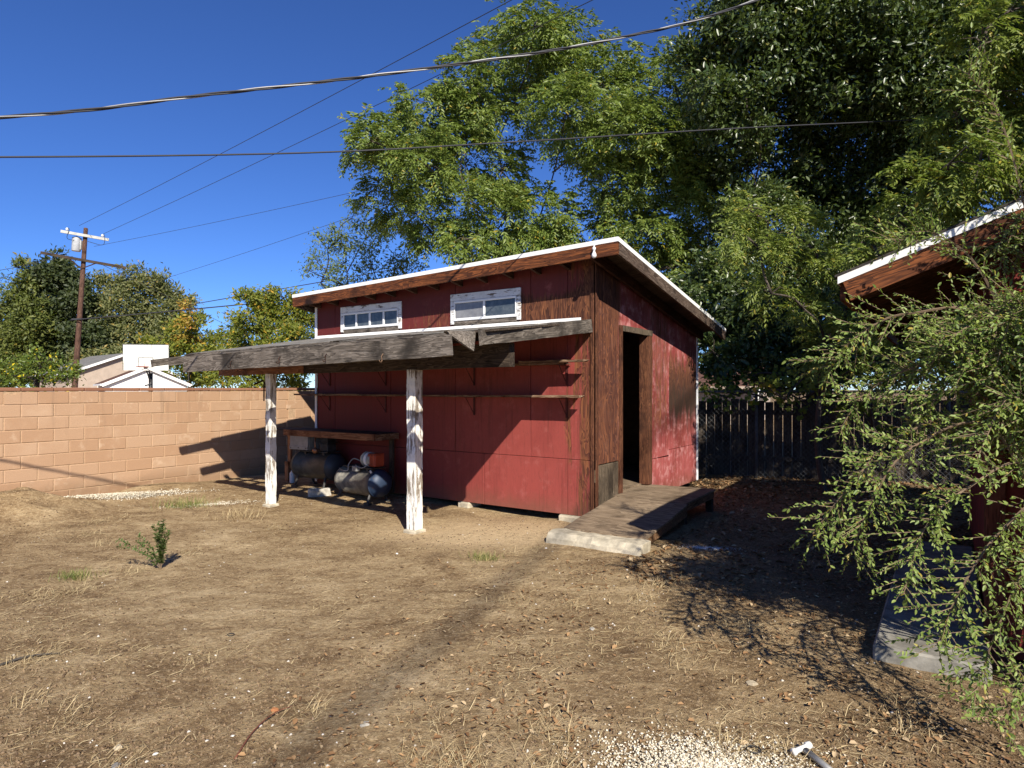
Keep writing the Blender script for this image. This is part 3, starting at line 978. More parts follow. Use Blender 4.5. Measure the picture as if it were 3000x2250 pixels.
def compressor(label, lx, ly, yaw, zc, r, hl, mat, kind):
    wx, wy = to_world(lx, ly)
    zg = gzf(wx, wy)
    c = root('air_compressor', label, 'compressor', (wx, wy, zg), SA + yaw, 'old air compressors under the workbench')
    zc -= zg
    m = MB()
    m.lathe(tank_profile(hl, r), 28, Matrix.Translation((0, 0, zc)))
    m.build('tank', mat, c, True)
    for sx in (-1, 1):
        for sy in (-1, 1):
            f = MB()
            x, y = sx * (hl - 0.06), sy * r * 0.62
            f.tube([(x, y, zc - r * 0.72), (x + sx * 0.015, y * 1.45, 0.012)], [0.02, 0.017], 6)
            f.box(x + sx * 0.015 - 0.05, x + sx * 0.015 + 0.05, y * 1.45 - 0.035, y * 1.45 + 0.035, -0.02, 0.014, 0.003)
            f.build('foot', M['cast'], c)
    p = MB()
    p.box(-hl * 0.75, hl * 0.95, -0.13, 0.13, zc + r + 0.012, zc + r + 0.026, 0.002)
    for x in (-hl * 0.5, hl * 0.6):
        p.box(x - 0.02, x + 0.02, -0.10, 0.10, zc + r - 0.05, zc + r + 0.012, 0.002)
    p.build('mounting_plate', M['cast'], c)
    t = zc + r + 0.026
    if kind == 0:
        mo = MB()
        mo.lathe([(0.0, 0.03), (0.012, 0.075), (0.03, 0.092), (0.05, 0.096), (0.05, 0.104), (0.08, 0.104), (0.08, 0.098), (0.22, 0.098), (0.24, 0.085), (0.25, 0.04)], 22,
                 Matrix.Translation((0.06, -0.02, t + 0.105)))
        q = mo.build('motor', M['motor'], c, True)
        lb = MB()
        lb.lathe([(0, 0.100), (0.001, 0.1005), (0.049, 0.1005), (0.05, 0.100)], 22, Matrix.Translation((0.17, -0.02, t + 0.105)))
        lb.build('label_plate', M['label_white'], q, True)
        hd = MB()
        hd.box(0.27, 0.40, -0.10, 0.06, t + 0.02, t + 0.19, 0.012)
        for k in range(5):
            hd.box(0.262 + k * 0.03, 0.272 + k * 0.03, -0.108, 0.068, t + 0.03, t + 0.198, 0.002)
        hd.build('pump_head', M['orange'], c)
        sw = MB()
        sw.box(0.02, 0.12, -0.20, -0.13, t - 0.055, t + 0.02, 0.006)
        sw.build('pressure_switch', M['grey_panel'], c)
        cp = MB()
        cp.tube(spline([(0.30, -0.12, t + 0.05), (0.2, -0.17, t + 0.0), (0.05, -0.16, t + 0.03)], 6), 0.007, 6)
        cp.tube(spline([(-0.02, -0.02, t + 0.07), (-0.10, -0.08, t + 0.10), (-0.16, -0.12, t + 0.02), (-0.15, -0.14, t - 0.06), (-0.24, -0.15, t - 0.07), (-0.4, -0.11, t - 0.05)], 6), 0.008, 6)
        cp.build('hose', M['steel'], c, True)
        vv = MB()
        vv.tube([(0.34, -0.1, t - 0.08), (0.34, -0.13, t - 0.03)], 0.014, 8)
        vv.build('valve', M['porcelain'], c)
    else:
        bx = MB()
        bx.box(-0.42, -0.02, -0.19, -0.165, t + 0.02, t + 0.26, 0.003)
        bx.box(-0.42, -0.02, -0.20, -0.191, t + 0.02, t + 0.075, 0.002)
        bx.box(-0.42, -0.405, -0.16, 0.1, t + 0.02, t + 0.26, 0.003)
        bx.box(-0.035, -0.02, -0.16, 0.1, t + 0.02, t + 0.26, 0.003)
        q = bx.build('belt_guard', M['grey_panel'], c)
        for k in range(3):
            h = MB()
            h.lathe([(0, 0.010), (0.004, 0.008)], 8, Matrix.Translation((-0.39 + 0.17 * k, -0.2005, t + 0.048)) @ Matrix.Rotation(-R(90), 4, 'Z'))
            h.build('screw', M['cast'], q)
        pu = MB()
        pu.box(0.12, 0.30, -0.09, 0.09, t, t + 0.12, 0.01)
        for k in range(6):
            pu.box(0.11, 0.31, -0.10, 0.10, t + 0.125 + k * 0.022, t + 0.135 + k * 0.022, 0.002)
        pu.box(0.14, 0.28, -0.07, 0.07, t + 0.12, t + 0.26, 0.004)
        pu.build('pump', M['cast'], c)
        pl = MB()
        pl.tube([(0.06, -0.12, t + 0.26), (0.13, -0.17, t + 0.02)], 0.012, 8)
        pl.lathe([(0, 0.035), (0.03, 0.045), (0.05, 0.03)], 14, Matrix.Translation((0.13, -0.17, t + 0.02)) @ Matrix.Rotation(-R(60), 4, 'Z'))
        pl.build('pipe', M['copper'], c, True)
    return c


compressor('dull olive air compressor tank under the left end of the workbench', -4.60, -0.30, 0.05, 0.42, 0.205, 0.36, M['tank_b'], 1)
compressor('grey air compressor with blue tank end and ivory motor beside the workbench', -3.40, -0.50, -0.10, 0.30, 0.19, 0.38, M['tank_a'], 0)
wx, wy = to_world(-5.42, -0.16)
can = MB()
gc = gzf(wx, wy)
can.add([(v[1], v[2], v[0]) for v in lathe([(0, .04), (0.004, .043), (0.16, .043), (0.165, .041), (0.185, .02), (0.20, .018)], 18)[0]], [f[::-1] for f in lathe([(0, .04), (0.004, .043), (0.16, .043), (0.165, .041), (0.185, .02), (0.20, .018)], 18)[1]])
o = can.build('spray_can', M['label_white'], None, True, (wx, wy, gc))
tag(o, 'small white can standing against the workbench leg', 'can')
pc = MB()
wx, wy = to_world(-4.05, -0.72)
rr = random.Random(3)
for i in range(1):
    pc.box(-0.16, 0.14, -0.09, 0.08, 0, 0.11, 0.02)
pc.V = [(x + rr.uniform(-.02, .02), y + rr.uniform(-.02, .02), z + rr.uniform(-.015, .015)) for x, y, z in pc.V]
o = pc.build('broken_block', M['concrete'], None, False, (wx, wy, gzf(wx, wy) - 0.01))
o.rotation_euler = (0, 0, 0.4)
tag(o, 'broken lump of concrete lying in front of the two compressors', 'concrete lump')

# ------------------------------------------------------------------ ramp, deck and step at the door
rp = root('door_ramp', 'weathered plywood deck and ramp leading up to the shed doorway', 'ramp', SH, SA)
M['ramp_edge'] = wood('split ramp timber', (0.06, 0.03, 0.014), (0.17, 0.09, 0.045), (0.34, 0.21, 0.115), 1.0)


def sheet_on(name, x0, x1, ya, yb, za, zb, th, mat, par, n=8, seed=0):
    """plank sheet whose top runs from (ya, za) to (yb, zb)"""
    r3 = random.Random(seed)
    V, F = [], []
    for j in range(n + 1):
        y = ya + (yb - ya) * j / n
        z = za + (zb - za) * j / n
        for i in range(n + 1):
            e = r3.uniform(-0.006, 0.006) if i in (0, n) or j in (0, n) else 0
            x = x0 + (x1 - x0) * i / n
            V.append((x + (e if i in (0, n) else 0), y + (e if j in (0, n) else 0), z + 0.006 * math.sin(3.1 * x + 2.3 * y + seed)))
    k = (n + 1) ** 2
    V += [(v[0], v[1], v[2] - th) for v in V[:k]]
    for j in range(n):
        for i in range(n):
            a = j * (n + 1) + i
            F.append([a, a + 1, a + n + 2, a + n + 1])
            F.append([k + a, k + a + n + 1, k + a + n + 2, k + a + 1])
    for i in range(n):
        F.append([i, k + i, k + i + 1, i + 1])
        t = n * (n + 1) + i
        F.append([t + 1, k + t + 1, k + t, t])
        l = i * (n + 1)
        F.append([l + n + 1, k + l + n + 1, k + l, l])
        q = l + n
        F.append([q, k + q, k + q + n + 1, q + n + 1])
    return mk(name, V, F, mat, par)


sheet_on('deck_sheet', 0.045, 0.94, 0.435, 1.63, 0.285, 0.285, 0.022, M['plywood'], rp, seed=1)
sheet_on('ramp_sheet', 0.06, 0.98, -0.86, 0.43, 0.125, 0.280, 0.022, M['plywood'], rp, seed=2)
for (a_, b_) in ((0.06, 0.10), (0.92, 0.965)):
    V = [(a_, -0.84, 0.10), (b_, -0.84, 0.10), (b_, 0.41, 0.252), (a_, 0.41, 0.252), (a_, -0.84, 0.02), (b_, -0.84, 0.02), (b_, 0.41, 0.13), (a_, 0.41, 0.13)]
    mk('stringer', V, [[0, 1, 2, 3], [7, 6, 5, 4], [4, 5, 1, 0], [5, 6, 2, 1], [6, 7, 3, 2], [7, 4, 0, 3]], M['ramp_edge'], rp)
beam('deck_joist', (0.90, 0.45, 0.217), (0.90, 1.60, 0.217), 0.04, 0.088, M['ramp_edge'], rp, jit=0.003)
beam('deck_joist', (0.08, 0.45, 0.217), (0.08, 1.60, 0.217), 0.04, 0.088, M['ramp_edge'], rp, jit=0.003)
beam('deck_joist', (0.10, 1.59, 0.216), (0.88, 1.59, 0.216), 0.04, 0.088, M['old_dark'], rp, jit=0.003)
for (x, y) in ((0.885, 0.50), (0.885, 1.52)):
    g_ = gzf(*to_world(x, y))
    beam('leg', (x, y, g_ - 0.05), (x, y, 0.17), 0.08, 0.08, M['old_dark'], rp, up=(0, 1, 0))
st = MB()
rr = random.Random(9)
st.box(0.0, 1.04, -1.10, -0.845, -0.05, 0.128, 0.028)
n0 = 7
V, F = [], []
for i in range(13):
    x = 0.0 + 1.04 * i / 12
    for (y, z) in ((-0.845, -0.06), (-1.13, -0.06), (-1.11, 0.06), (-1.06, 0.112), (-0.98, 0.122), (-0.85, 0.116)):
        V.append((x + rr.uniform(-.008, .008), y + rr.uniform(-.014, .014), z + rr.uniform(-.008, .008)))
for i in range(12):
    for k in range(6):
        a, b_ = i * 6 + k, i * 6 + (k + 1) % 6
        F.append([a, b_, b_ + 6, a + 6])
F += [list(range(6))[::-1], [72 + k for k in range(6)]]
stp = mk('concrete_step', V, F, M['concrete_pale'])
stp.location = SH
stp.rotation_euler = (0, 0, SA)
tag(stp, 'pale rough concrete step at the foot of the ramp', 'step')

# ------------------------------------------------------------------ block wall
def blockmat(name, c0, c1, pale):
    g = G(name)
    o = g.obj()
    r = g.rnd()
    off = g.n('ShaderNodeCombineXYZ')
    g.put(off.inputs[0], g.mth('MULTIPLY', r, 50.0))
    v = g.vmul(o, (1, 1, 1), off.outputs[0])
    n = g.noise(v, 5, 5, 0.65)
    f = g.noise(v, 90, 3, 0.7)
    z = g.sep(o)[2]
    c = g.mix(r, c0, c1)
    c = g.mix(g.mth('MULTIPLY', g.step(f, 0.35, 0.7), 0.35), c, tuple(x * 0.7 for x in c0))
    ef = g.mth('MULTIPLY', g.step(n, 0.54, 0.68), g.step(g.mth('FRACT', g.mth('MULTIPLY', r, 7.7)), 0.35, 0.8))
    c = g.mix(g.mth('MULTIPLY', ef, 0.55), c, pale)
    pos = g.n('ShaderNodeNewGeometry').outputs['Position']
    wz = g.sep(pos)[2]
    nb = g.noise(pos, 2.2, 5, 0.65)
    base = g.step(g.mth('ADD', wz, g.mth('MULTIPLY', nb, -0.55)), 0.12, -0.10)
    c = g.mix(g.mth('MULTIPLY', base, 0.55), c, (0.20, 0.125, 0.07))
    run = g.mth('MULTIPLY', g.step(g.noise(g.vmul(pos, (5, 5, 0.4)), 2.0, 3, 0.6), 0.57, 0.70), g.step(wz, 0.7, 1.5))
    c = g.mix(g.mth('MULTIPLY', run, 0.30), c, (0.16, 0.11, 0.075))
    c = g.mix(g.mth('MULTIPLY', g.step(nb, 0.50, 0.70), 0.22), c, pale)
    return g.bsdf(c, 0.95, g.bump(g.mth('ADD', f, n), 0.45, 0.005), 0.1)


M['block'] = blockmat('tan slump block', (0.40, 0.245, 0.145), (0.465, 0.305, 0.192), (0.57, 0.42, 0.29))
M['cap'] = blockmat('red brown cap block', (0.24, 0.115, 0.07), (0.30, 0.15, 0.09), (0.38, 0.24, 0.16))
M['mortar'] = plain('sandy mortar', (0.42, 0.285, 0.175), 0.95, 0.1, var=0.2, scale=40)
BW = (-6.504, 8.15)
BA = math.atan2(0.837, 0.547)
BL, BH, ZT = 0.372, 0.1685, 1.57
bw = root('block_wall', 'tan concrete block wall with red brown cap course along the yard', 'wall', (*BW, 0), BA)
T0, T1 = -2.75, 7.1
GAP = 4.35
for (a_, b_, dy) in ((T0, GAP - 0.008, 0.0), (GAP + 0.008, T1 + 0.2, -0.02)):
    box('mortar_core', a_ + 0.004, b_ - 0.004, 0.006 + dy, 0.144 + dy, -0.12, ZT - 0.004, M['mortar'], bw, 0.002)
bm = bpy.data.meshes.new('block')
bm.from_pydata(*[x if i != 1 else x for i, x in enumerate((cbox(0.004, BL - 0.004, 0, 0.15, 0.0035, BH - 0.0035, 0.006)[0], [], cbox(0, 1, 0, 1, 0, 1, .01)[1]))])
bm.materials.append(M['block'])
hm = bpy.data.meshes.new('block')
hm.from_pydata(cbox(0.004, BL / 2 - 0.004, 0, 0.15, 0.0035, BH - 0.0035, 0.006)[0], [], cbox(0, 1, 0, 1, 0, 1, .01)[1])
hm.materials.append(M['block'])
cm = bpy.data.meshes.new('cap_block')
cm.from_pydata(cbox(0.003, BL - 0.003, -0.012, 0.162, 0.002, 0.050, 0.007)[0], [], cbox(0, 1, 0, 1, 0, 1, .01)[1])
cm.materials.append(M['cap'])
chip = bpy.data.meshes.new('block')
pf = [(0.004, 0.0035), (BL - 0.004, 0.0035), (BL - 0.004, BH - 0.004), (0.20, BH - 0.004), (0.17, 0.145), (0.10, 0.125), (0.05, 0.118), (0.03, 0.135), (0.004, 0.12)]
chip.from_pydata([(x, 0, z) for x, z in pf] + [(x, 0.15, z) for x, z in pf], [],
                 [list(range(9)), list(range(17, 8, -1))] + [[i, i + 9, (i + 1) % 9 + 9, (i + 1) % 9] for i in range(9)])
chip.materials.append(M['block'])
rr = random.Random(21)
for row in range(9):
    z = ZT - BH * (row + 1)
    k0 = int((T0 - 0.042) / BL)
    for k in range(k0, 20):
        x = 0.041 + k * BL + (BL / 2 if row % 2 else 0)
        dy = 0.0
        me = bm
        if x + BL > T1:
            continue
        if row == 0 and k == 0:
            me = chip
        if x > GAP - 0.05:
            dy = -0.02
        o = bpy.data.objects.new('block', me)
        link(o, bw, (x + rr.uniform(-.0012, .0012), dy + rr.uniform(-.003, .003), z + rr.uniform(-.001, .001)))
for k in range(k0, 19):
    x = 0.041 + k * BL + BL / 2 + (0.004 if k > 11 else 0)
    if x + BL > T1:
        continue
    o = bpy.data.objects.new('cap_block', cm)
    link(o, bw, (x + rr.uniform(-.002, .002), rr.uniform(-.005, .005), ZT + (0.004 if k in (11, 12) else 0)))
    o.rotation_euler = (0, rr.uniform(-.006, .006), rr.uniform(-.01, .01))

# ------------------------------------------------------------------ back fences
FA = math.atan2(-0.289, 0.957)
FR = (2.2, 12.0)
M['galv'] = plain('galvanised steel', (0.12, 0.125, 0.13), 0.65, 0.3, 0.3, var=0.3)
M['fence_board'] = wood('dark weathered fence board', (0.020, 0.015, 0.011), (0.06, 0.047, 0.036), (0.13, 0.105, 0.08), 1.0, axis=2)


def fw(u, v=0.0):
    return FR[0] + u * math.cos(FA) - v * math.sin(FA), FR[1] + u * math.sin(FA) + v * math.cos(FA)


cl = root('chain_link_fence', 'galvanised chain link fence behind the shed, in front of dark boards', 'fence', (*FR, 0), FA)
for u in (-0.73, 2.22, 5.17, 8.12):
    m = MB()
    zg = gzf(*fw(u))
    m.tube([(u, 0, zg - 0.1), (u, 0, 1.57)], 0.026, 10)
    m.add([(v[1] + u, v[2], 1.57 + v[0]) for v in lathe([(0, .030), (0.03, .030), (0.05, .015)], 10)[0]], [f[::-1] for f in lathe([(0, .030), (0.03, .030), (0.05, .015)], 10)[1]])
    m.build('post', M['galv'], cl, True)
m = MB()
m.tube([(-2.0, -0.03, 1.555), (8.4, -0.03, 1.555)], 0.019, 8)
m.build('top_rail', M['galv'], cl, True)
m = MB()
H0, H1 = 0.04, 1.55
for s_ in (-1, 1):
    u = -2.0
    while u < 8.4:
        ua, ub = (u, u + (H1 - H0)) if s_ > 0 else (u + (H1 - H0), u)
        m.tube([(ua, -0.055 + 0.0015 * s_, H0), (ub, -0.055 + 0.0015 * s_, H1)], 0.0018, 3, False)
        u += 0.082
o = m.build('wire_mesh', M['galv'], cl)
o['kind'] = 'stuff'
bf = root('board_fence', 'dark weathered upright board fence under the trees behind the chain link', 'fence', (*FR, 0), FA)
rr = random.Random(4)
u = -3.2
while u < 8.3:
    wv = rr.uniform(0.128, 0.142)
    o = box('board', u, u + wv, 0.26 + rr.uniform(0, .006), 0.279 + rr.uniform(0, .004), -0.04, 1.40 + rr.uniform(-.04, .03), M['fence_board'], bf, 0.004)
    u += wv + rr.choice([0.003, 0.003, 0.004, 0.008, 0.013])
for z in (0.35, 1.18):
    beam('rail', (-3.2, 0.245, z), (8.3, 0.245, z), 0.028, 0.085, M['fence_board'], bf)

# ------------------------------------------------------------------ outbuilding on the right
OB = (2.86, 3.80)
ob = root('outbuilding', 'red outbuilding with white roof edge and brown fascia, half hidden by the arching shrub', 'outbuilding', (*OB, 0), SA)
OS, OE, OR_ = 0.365, -0.80, 1.75


def oz(x):
    return 2.318 + OS * (min(x, OR_) - OE) - OS * max(0, x - OR_)


M['red_out'] = plain('red outbuilding paint', (0.15, 0.028, 0.022), 0.8, 0.2, var=0.4, scale=4)
M['corner_red'] = wood('worn red brown corner post', (0.03, 0.010, 0.007), (0.09, 0.026, 0.017), (0.17, 0.06, 0.035), 1.0, axis=2)
ow = 3.4
V = [(0, 0, 0.02), (ow, 0, 0.02), (ow, 0, oz(ow) - 0.13), (OR_, 0, oz(OR_) - 0.13), (0, 0, oz(0) - 0.13)]
V += [(x, 4.6, z) for x, y, z in V]
wl = mk('wall', V, [[0, 1, 2, 3, 4], [9, 8, 7, 6, 5], [0, 4, 9, 5], [1, 6, 7, 2]], M['red_out'], ob)
for k in range(9):
    x0 = 0.02 + k * 0.375
    box('siding_board', x0, x0 + 0.365, -0.018, -0.002, 0.03, oz(x0 if x0 < OR_ else x0 + 0.365) - 0.14, M['red_out'], wl)
for k in range(12):
    y0 = 0.02 + k * 0.375
    box('siding_board', -0.018, -0.002, y0, y0 + 0.365, 0.03, oz(0) - 0.14, M['red_out'], wl)
box('corner_post', -0.045, 0.05, -0.05, -0.020, 0.0, oz(0) - 0.15, M['corner_red'], ob)
box('corner_post', -0.050, -0.020, -0.018, 0.07, 0.0, oz(0) - 0.15, M['brown_trim'], ob)


def oslab(name, xa, xb, y0, y1, t0, t1, mat, par):
    V = []
    for tt in (t0, t1):
        for (x, y) in ((xa, y0), (xb, y0), (xb, y1), (xa, y1)):
            V.append((x, y, oz(x) + tt))
    return mk(name, V, [[3, 2, 1, 0], [4, 5, 6, 7], [0, 1, 5, 4], [1, 2, 6, 5], [2, 3, 7, 6], [3, 0, 4, 7]], mat, par)


orf = oslab('roof', OE + 0.01, OR_, -0.23, 4.8, -0.03, -0.008, M['old_dark'], ob)
oslab('roof_plane', OR_, ow + 0.8, -0.23, 4.8, -0.03, -0.008, M['old_dark'], orf)
oslab('shingle_sheet', OE - 0.02, OR_, -0.268, 4.82, -0.007, 0.006, M['shingle'], orf)
oslab('shingle_sheet', OR_ + 0.001, ow + 0.82, -0.268, 4.82, -0.007, 0.006, M['shingle'], orf)
oslab('drip_edge', OE - 0.004, OR_, -0.262, -0.258, -0.055, -0.008, M['white_roof'], orf)
oslab('drip_edge', OE - 0.006, OE - 0.001, -0.256, 4.8, -0.055, -0.009, M['white_roof'], orf)
nv = Vector((-OS, 0, 1)).normalized()
beam('fascia_board', (OE + 0.045, -0.24, oz(OE + 0.045) - 0.118), (OR_, -0.24, oz(OR_) - 0.118), 0.034, 0.135, M['fascia'], orf, jit=0.002, seg=10, up=tuple(nv))
beam('eave_board', (OE + 0.02, -0.21, oz(OE) - 0.10), (OE + 0.02, 4.78, oz(OE) - 0.10), 0.034, 0.11, M['fascia'], orf)
for k in range(9):
    y = 0.25 + k * 0.55
    beam('rafter', (OE + 0.05, y, oz(OE + 0.05) - 0.085), (OR_ - 0.02, y, oz(OR_ - 0.02) - 0.085), 0.04, 0.10, M['rafter'], orf, seg=1)
M['concrete_dark'] = plain('shade darkened concrete walk', (0.25, 0.235, 0.20), 0.95, 0.15, var=0.4, scale=7, bump=0.6)  # base colour darkened to carry the shade lying on the walk
# concrete walk along it
pth = box('path', -0.60, -0.03, -0.40, 2.85, -0.06, 0.085, M['concrete_dark'], None, 0.012)
pth.location = (*OB, 0)
pth.rotation_euler = (0, 0, SA)
tag(pth, kind='structure')
sg = box('plank', -0.02, 0.36, -0.02, 0.075, 0, 0.022, M['shelf_wood'])
sg.location = (*to_world(0.2, 0.2)[:0], 2.95, 5.0, 0.087)
sg.rotation_euler = (0, 0, -0.35)
tag(sg, 'short loose plank lying on the concrete walk', 'plank')

# ------------------------------------------------------------------ houses beyond the walls
M['gray_roof'] = plain('grey shingle roof', (0.17, 0.165, 0.155), 0.9, 0.1, var=0.25, scale=3)
M['brown_roof'] = plain('brown shingle roof', (0.115, 0.062, 0.045), 0.9, 0.1, var=0.35, scale=4)
M['stucco'] = plain('white stucco', (0.80, 0.79, 0.75), 0.9, 0.2, var=0.04, scale=3)
M['tan_wall'] = plain('tan siding', (0.42, 0.34, 0.27), 0.9, 0.2, var=0.1, scale=2)
M['trim_white'] = plain('white trim', (0.80, 0.80, 0.78), 0.7, 0.3, var=0.04)
M['win_dark'] = glassmat('house window', (0.03, 0.04, 0.05), (0.06, 0.07, 0.08))
M['grey_door'] = plain('grey green garage door', (0.16, 0.18, 0.17), 0.7, 0.3, var=0.1)


def house(name, label, loc, rz, wd, ln, eave, ridge, over, wmat, rmat, z0=-0.6, trim=None):
    """gable house; local y runs along the ridge, gable end at y=0"""
    h = root(name, label, 'house', loc, rz)
    trim = trim or M['trim_white']
    V = [(-wd / 2, 0, z0), (wd / 2, 0, z0), (wd / 2, 0, eave), (0, 0, ridge), (-wd / 2, 0, eave)]
    V += [(x, ln, z) for x, y, z in V]
    mk('wall', V, [[0, 1, 2, 3, 4], [9, 8, 7, 6, 5], [0, 4, 9, 5], [1, 6, 7, 2]], wmat, h)
    sl_ = (ridge - eave) / (wd / 2)
    rf = None
    for s_ in (-1, 1):
        xe = s_ * (wd / 2 + over)
        ze = eave - sl_ * over
        V = []
        for (x, z) in ((0, ridge), (xe, ze)):
            for y in (-over, ln + over):
                for t in (0.02, 0.12):
                    V.append((x, y, z + t))
        F = [[0, 1, 3, 2], [4, 6, 7, 5], [1, 5, 7, 3], [0, 2, 6, 4], [0, 4, 5, 1], [2, 3, 7, 6]]
        if s_ < 0:
            F = [f[::-1] for f in F]
        q = mk('roof' if rf is None else 'roof_plane', V, F, rmat, h if rf is None else rf)
        rf = rf or q
        d = Vector((xe, 0, ze - ridge))
        beam('rake_board', (s_ * 0.02, -over - 0.02, ridge - 0.03), (xe, -over - 0.02, ze - 0.03), 0.05, 0.2, trim, rf, seg=1)
        beam('gutter', (xe + s_ * 0.05, -over, ze + 0.02), (xe + s_ * 0.05, ln + over, ze + 0.02), 0.09, 0.12, trim, rf, seg=1)
    return h


# white garage: gable towards the yard
p = at(432, 1140, 45)
hg = house('white_garage', 'white stucco garage with brown roof beyond the block wall', (p[0], 45, 0), R(36), 5.0, 7.5, 1.98, 3.12, 0.22, M['stucco'], M['brown_roof'])
mk('garage_door', *cbox(-2.54, -2.505, 1.2, 6.0, -0.5, 1.72, 0.01), M['grey_door'], hg)
p = at(364, 1140, 60)
hh = house('tan_house', 'tan house with grey shingle roof behind the white garage', (p[0], 60, 0), R(50), 9.2, 9, 3.0, 4.85, 0.35, M['tan_wall'], M['gray_roof'])
for (x, z) in ((-1.6, 1.6), (1.3, 1.6)):
    f = box('window', x - 0.6, x + 0.6, -0.06, -0.004, z - 0.5, z + 0.5, M['trim_white'], hh, 0.01)
    box('pane', x - 0.5, x + 0.5, -0.08, -0.062, z - 0.4, z + 0.4, M['win_dark'], f, 0.004)
p = at(2230, 1140, 32)
hr = house('neighbour_house', 'pale house with brown roof glimpsed through leaves over the board fence', (p[0], 32, 0), R(62), 8.0, 10, 1.75, 2.6, 0.5, M['tan_wall'], M['brown_roof'], trim=M['tan_wall'])
f = box('window', -1.5, 0.2, -0.06, -0.004, 0.5, 1.6, M['trim_white'], hr, 0.01)
box('pane', -1.4, 0.1, -0.08, -0.062, 0.6, 1.5, M['win_dark'], f, 0.004)

# ------------------------------------------------------------------ basketball hoop
M['board_white'] = paint_over('weathered white backboard', (0.78, 0.78, 0.72), (0.30, 0.29, 0.24), (0.42, 0.40, 0.34), 0.34, axis=2, scale=0.5)
M['black_pole'] = plain('black pole paint', (0.025, 0.025, 0.025), 0.5, 0.4)
M['line_grey'] = plain('grey painted line', (0.12, 0.12, 0.12), 0.6, 0.3)
M['rim'] = plain('faded red rim', (0.30, 0.05, 0.03), 0.5, 0.4)
YB_ = 27.5
p = at(428, 1140, YB_)
bh = root('basketball_hoop', 'white basketball backboard with red rim on a black pole beyond the block wall', 'basketball hoop', (p[0], YB_, 0), R(9))
zb0, zb1 = 2.40, 3.49
box('backboard', -0.90, 0.90, -0.02, 0.02, zb0, zb1, M['board_white'], bh)
lb = MB()
for (a_, b_, c_, d_) in ((-0.30, 0.30, 2.93, 2.96), (-0.30, 0.30, 2.53, 2.56), (-0.30, -0.27, 2.561, 2.929), (0.27, 0.30, 2.561, 2.929)):
    lb.box(a_, b_, -0.026, -0.022, c_, d_, 0.001)
lb.build('target_square', M['line_grey'], bh)
fr = MB()
for (a_, b_, c_, d_) in ((-0.92, 0.92, zb1, zb1 + 0.03), (-0.92, -0.901, zb0, zb1), (0.901, 0.92, zb0, zb1)):
    fr.box(a_, b_, -0.025, 0.025, c_ + 0.001, d_, 0.002)
fr.build('board_frame', M['line_grey'], bh)
rm = MB()
rm.tube([(0.23 * math.cos(a), -0.36 + 0.23 * math.sin(a), 2.55) for a in np.linspace(0, 2 * math.pi, 25)], 0.014, 6, False)
rm.box(-0.08, 0.08, -0.14, -0.028, 2.535, 2.56, 0.004)
rm.build('rim', M['rim'], bh)
pm = MB()
pm.tube([(-0.02, 0.55, -0.1), (-0.02, 0.55, 2.3)], 0.085, 12)
pm.build('pole', M['black_pole'], bh, True)
am = MB()
am.tube([(-0.02, 0.5, 2.2), (-0.02, 0.03, 2.75)], 0.03, 6)
am.tube([(-0.02, 0.5, 1.9), (-0.02, 0.03, 2.5)], 0.03, 6)
am.tube([(-0.22, 0.45, 1.75), (-0.05, 0.5, 1.80)], 0.03, 6)
am.build('support_arm', M['black_pole'], bh)

# ------------------------------------------------------------------ utility pole and wires
M['pole_wood'] = wood('creosoted pole', (0.035, 0.018, 0.012), (0.085, 0.045, 0.031), (0.16, 0.09, 0.062), 0.5, axis=2)
M['arm_white'] = plain('pale crossarm', (0.46, 0.46, 0.42), 0.7, 0.3, var=0.2, scale=4)
M['transformer'] = plain('grey transformer', (0.48, 0.50, 0.52), 0.5, 0.4, var=0.15)
YP = 32.0
p = at(212, 1140, YP)
up = root('utility_pole', 'leaning brown utility pole with white upper crossarm and transformer', 'utility pole', (p[0], YP, 0), rot=(0, R(4.0), 0))
m = MB()
m.add([(v[1], v[2], v[0]) for v in lathe([(-0.3, .150), (0, .145), (9.62, .095), (9.66, .08)], 14)[0]], [f[::-1] for f in lathe([(-0.3, .150), (0, .145), (9.62, .095), (9.66, .08)], 14)[1]])
m.build('pole', M['pole_wood'], up, True)
ya = 0.55
ca, sa_ = math.cos(ya), math.sin(ya)


def armp(x, off, z):
    return (x * ca - off * sa_, x * sa_ + off * ca, z)


def arm(z, hw, mat, tilt, w_=0.10, h_=0.13, xoff=0.0):
    return beam('crossarm', armp(-hw + xoff, -0.17, z + tilt * hw), armp(hw + xoff, -0.17, z - tilt * hw), w_, h_, mat, up)


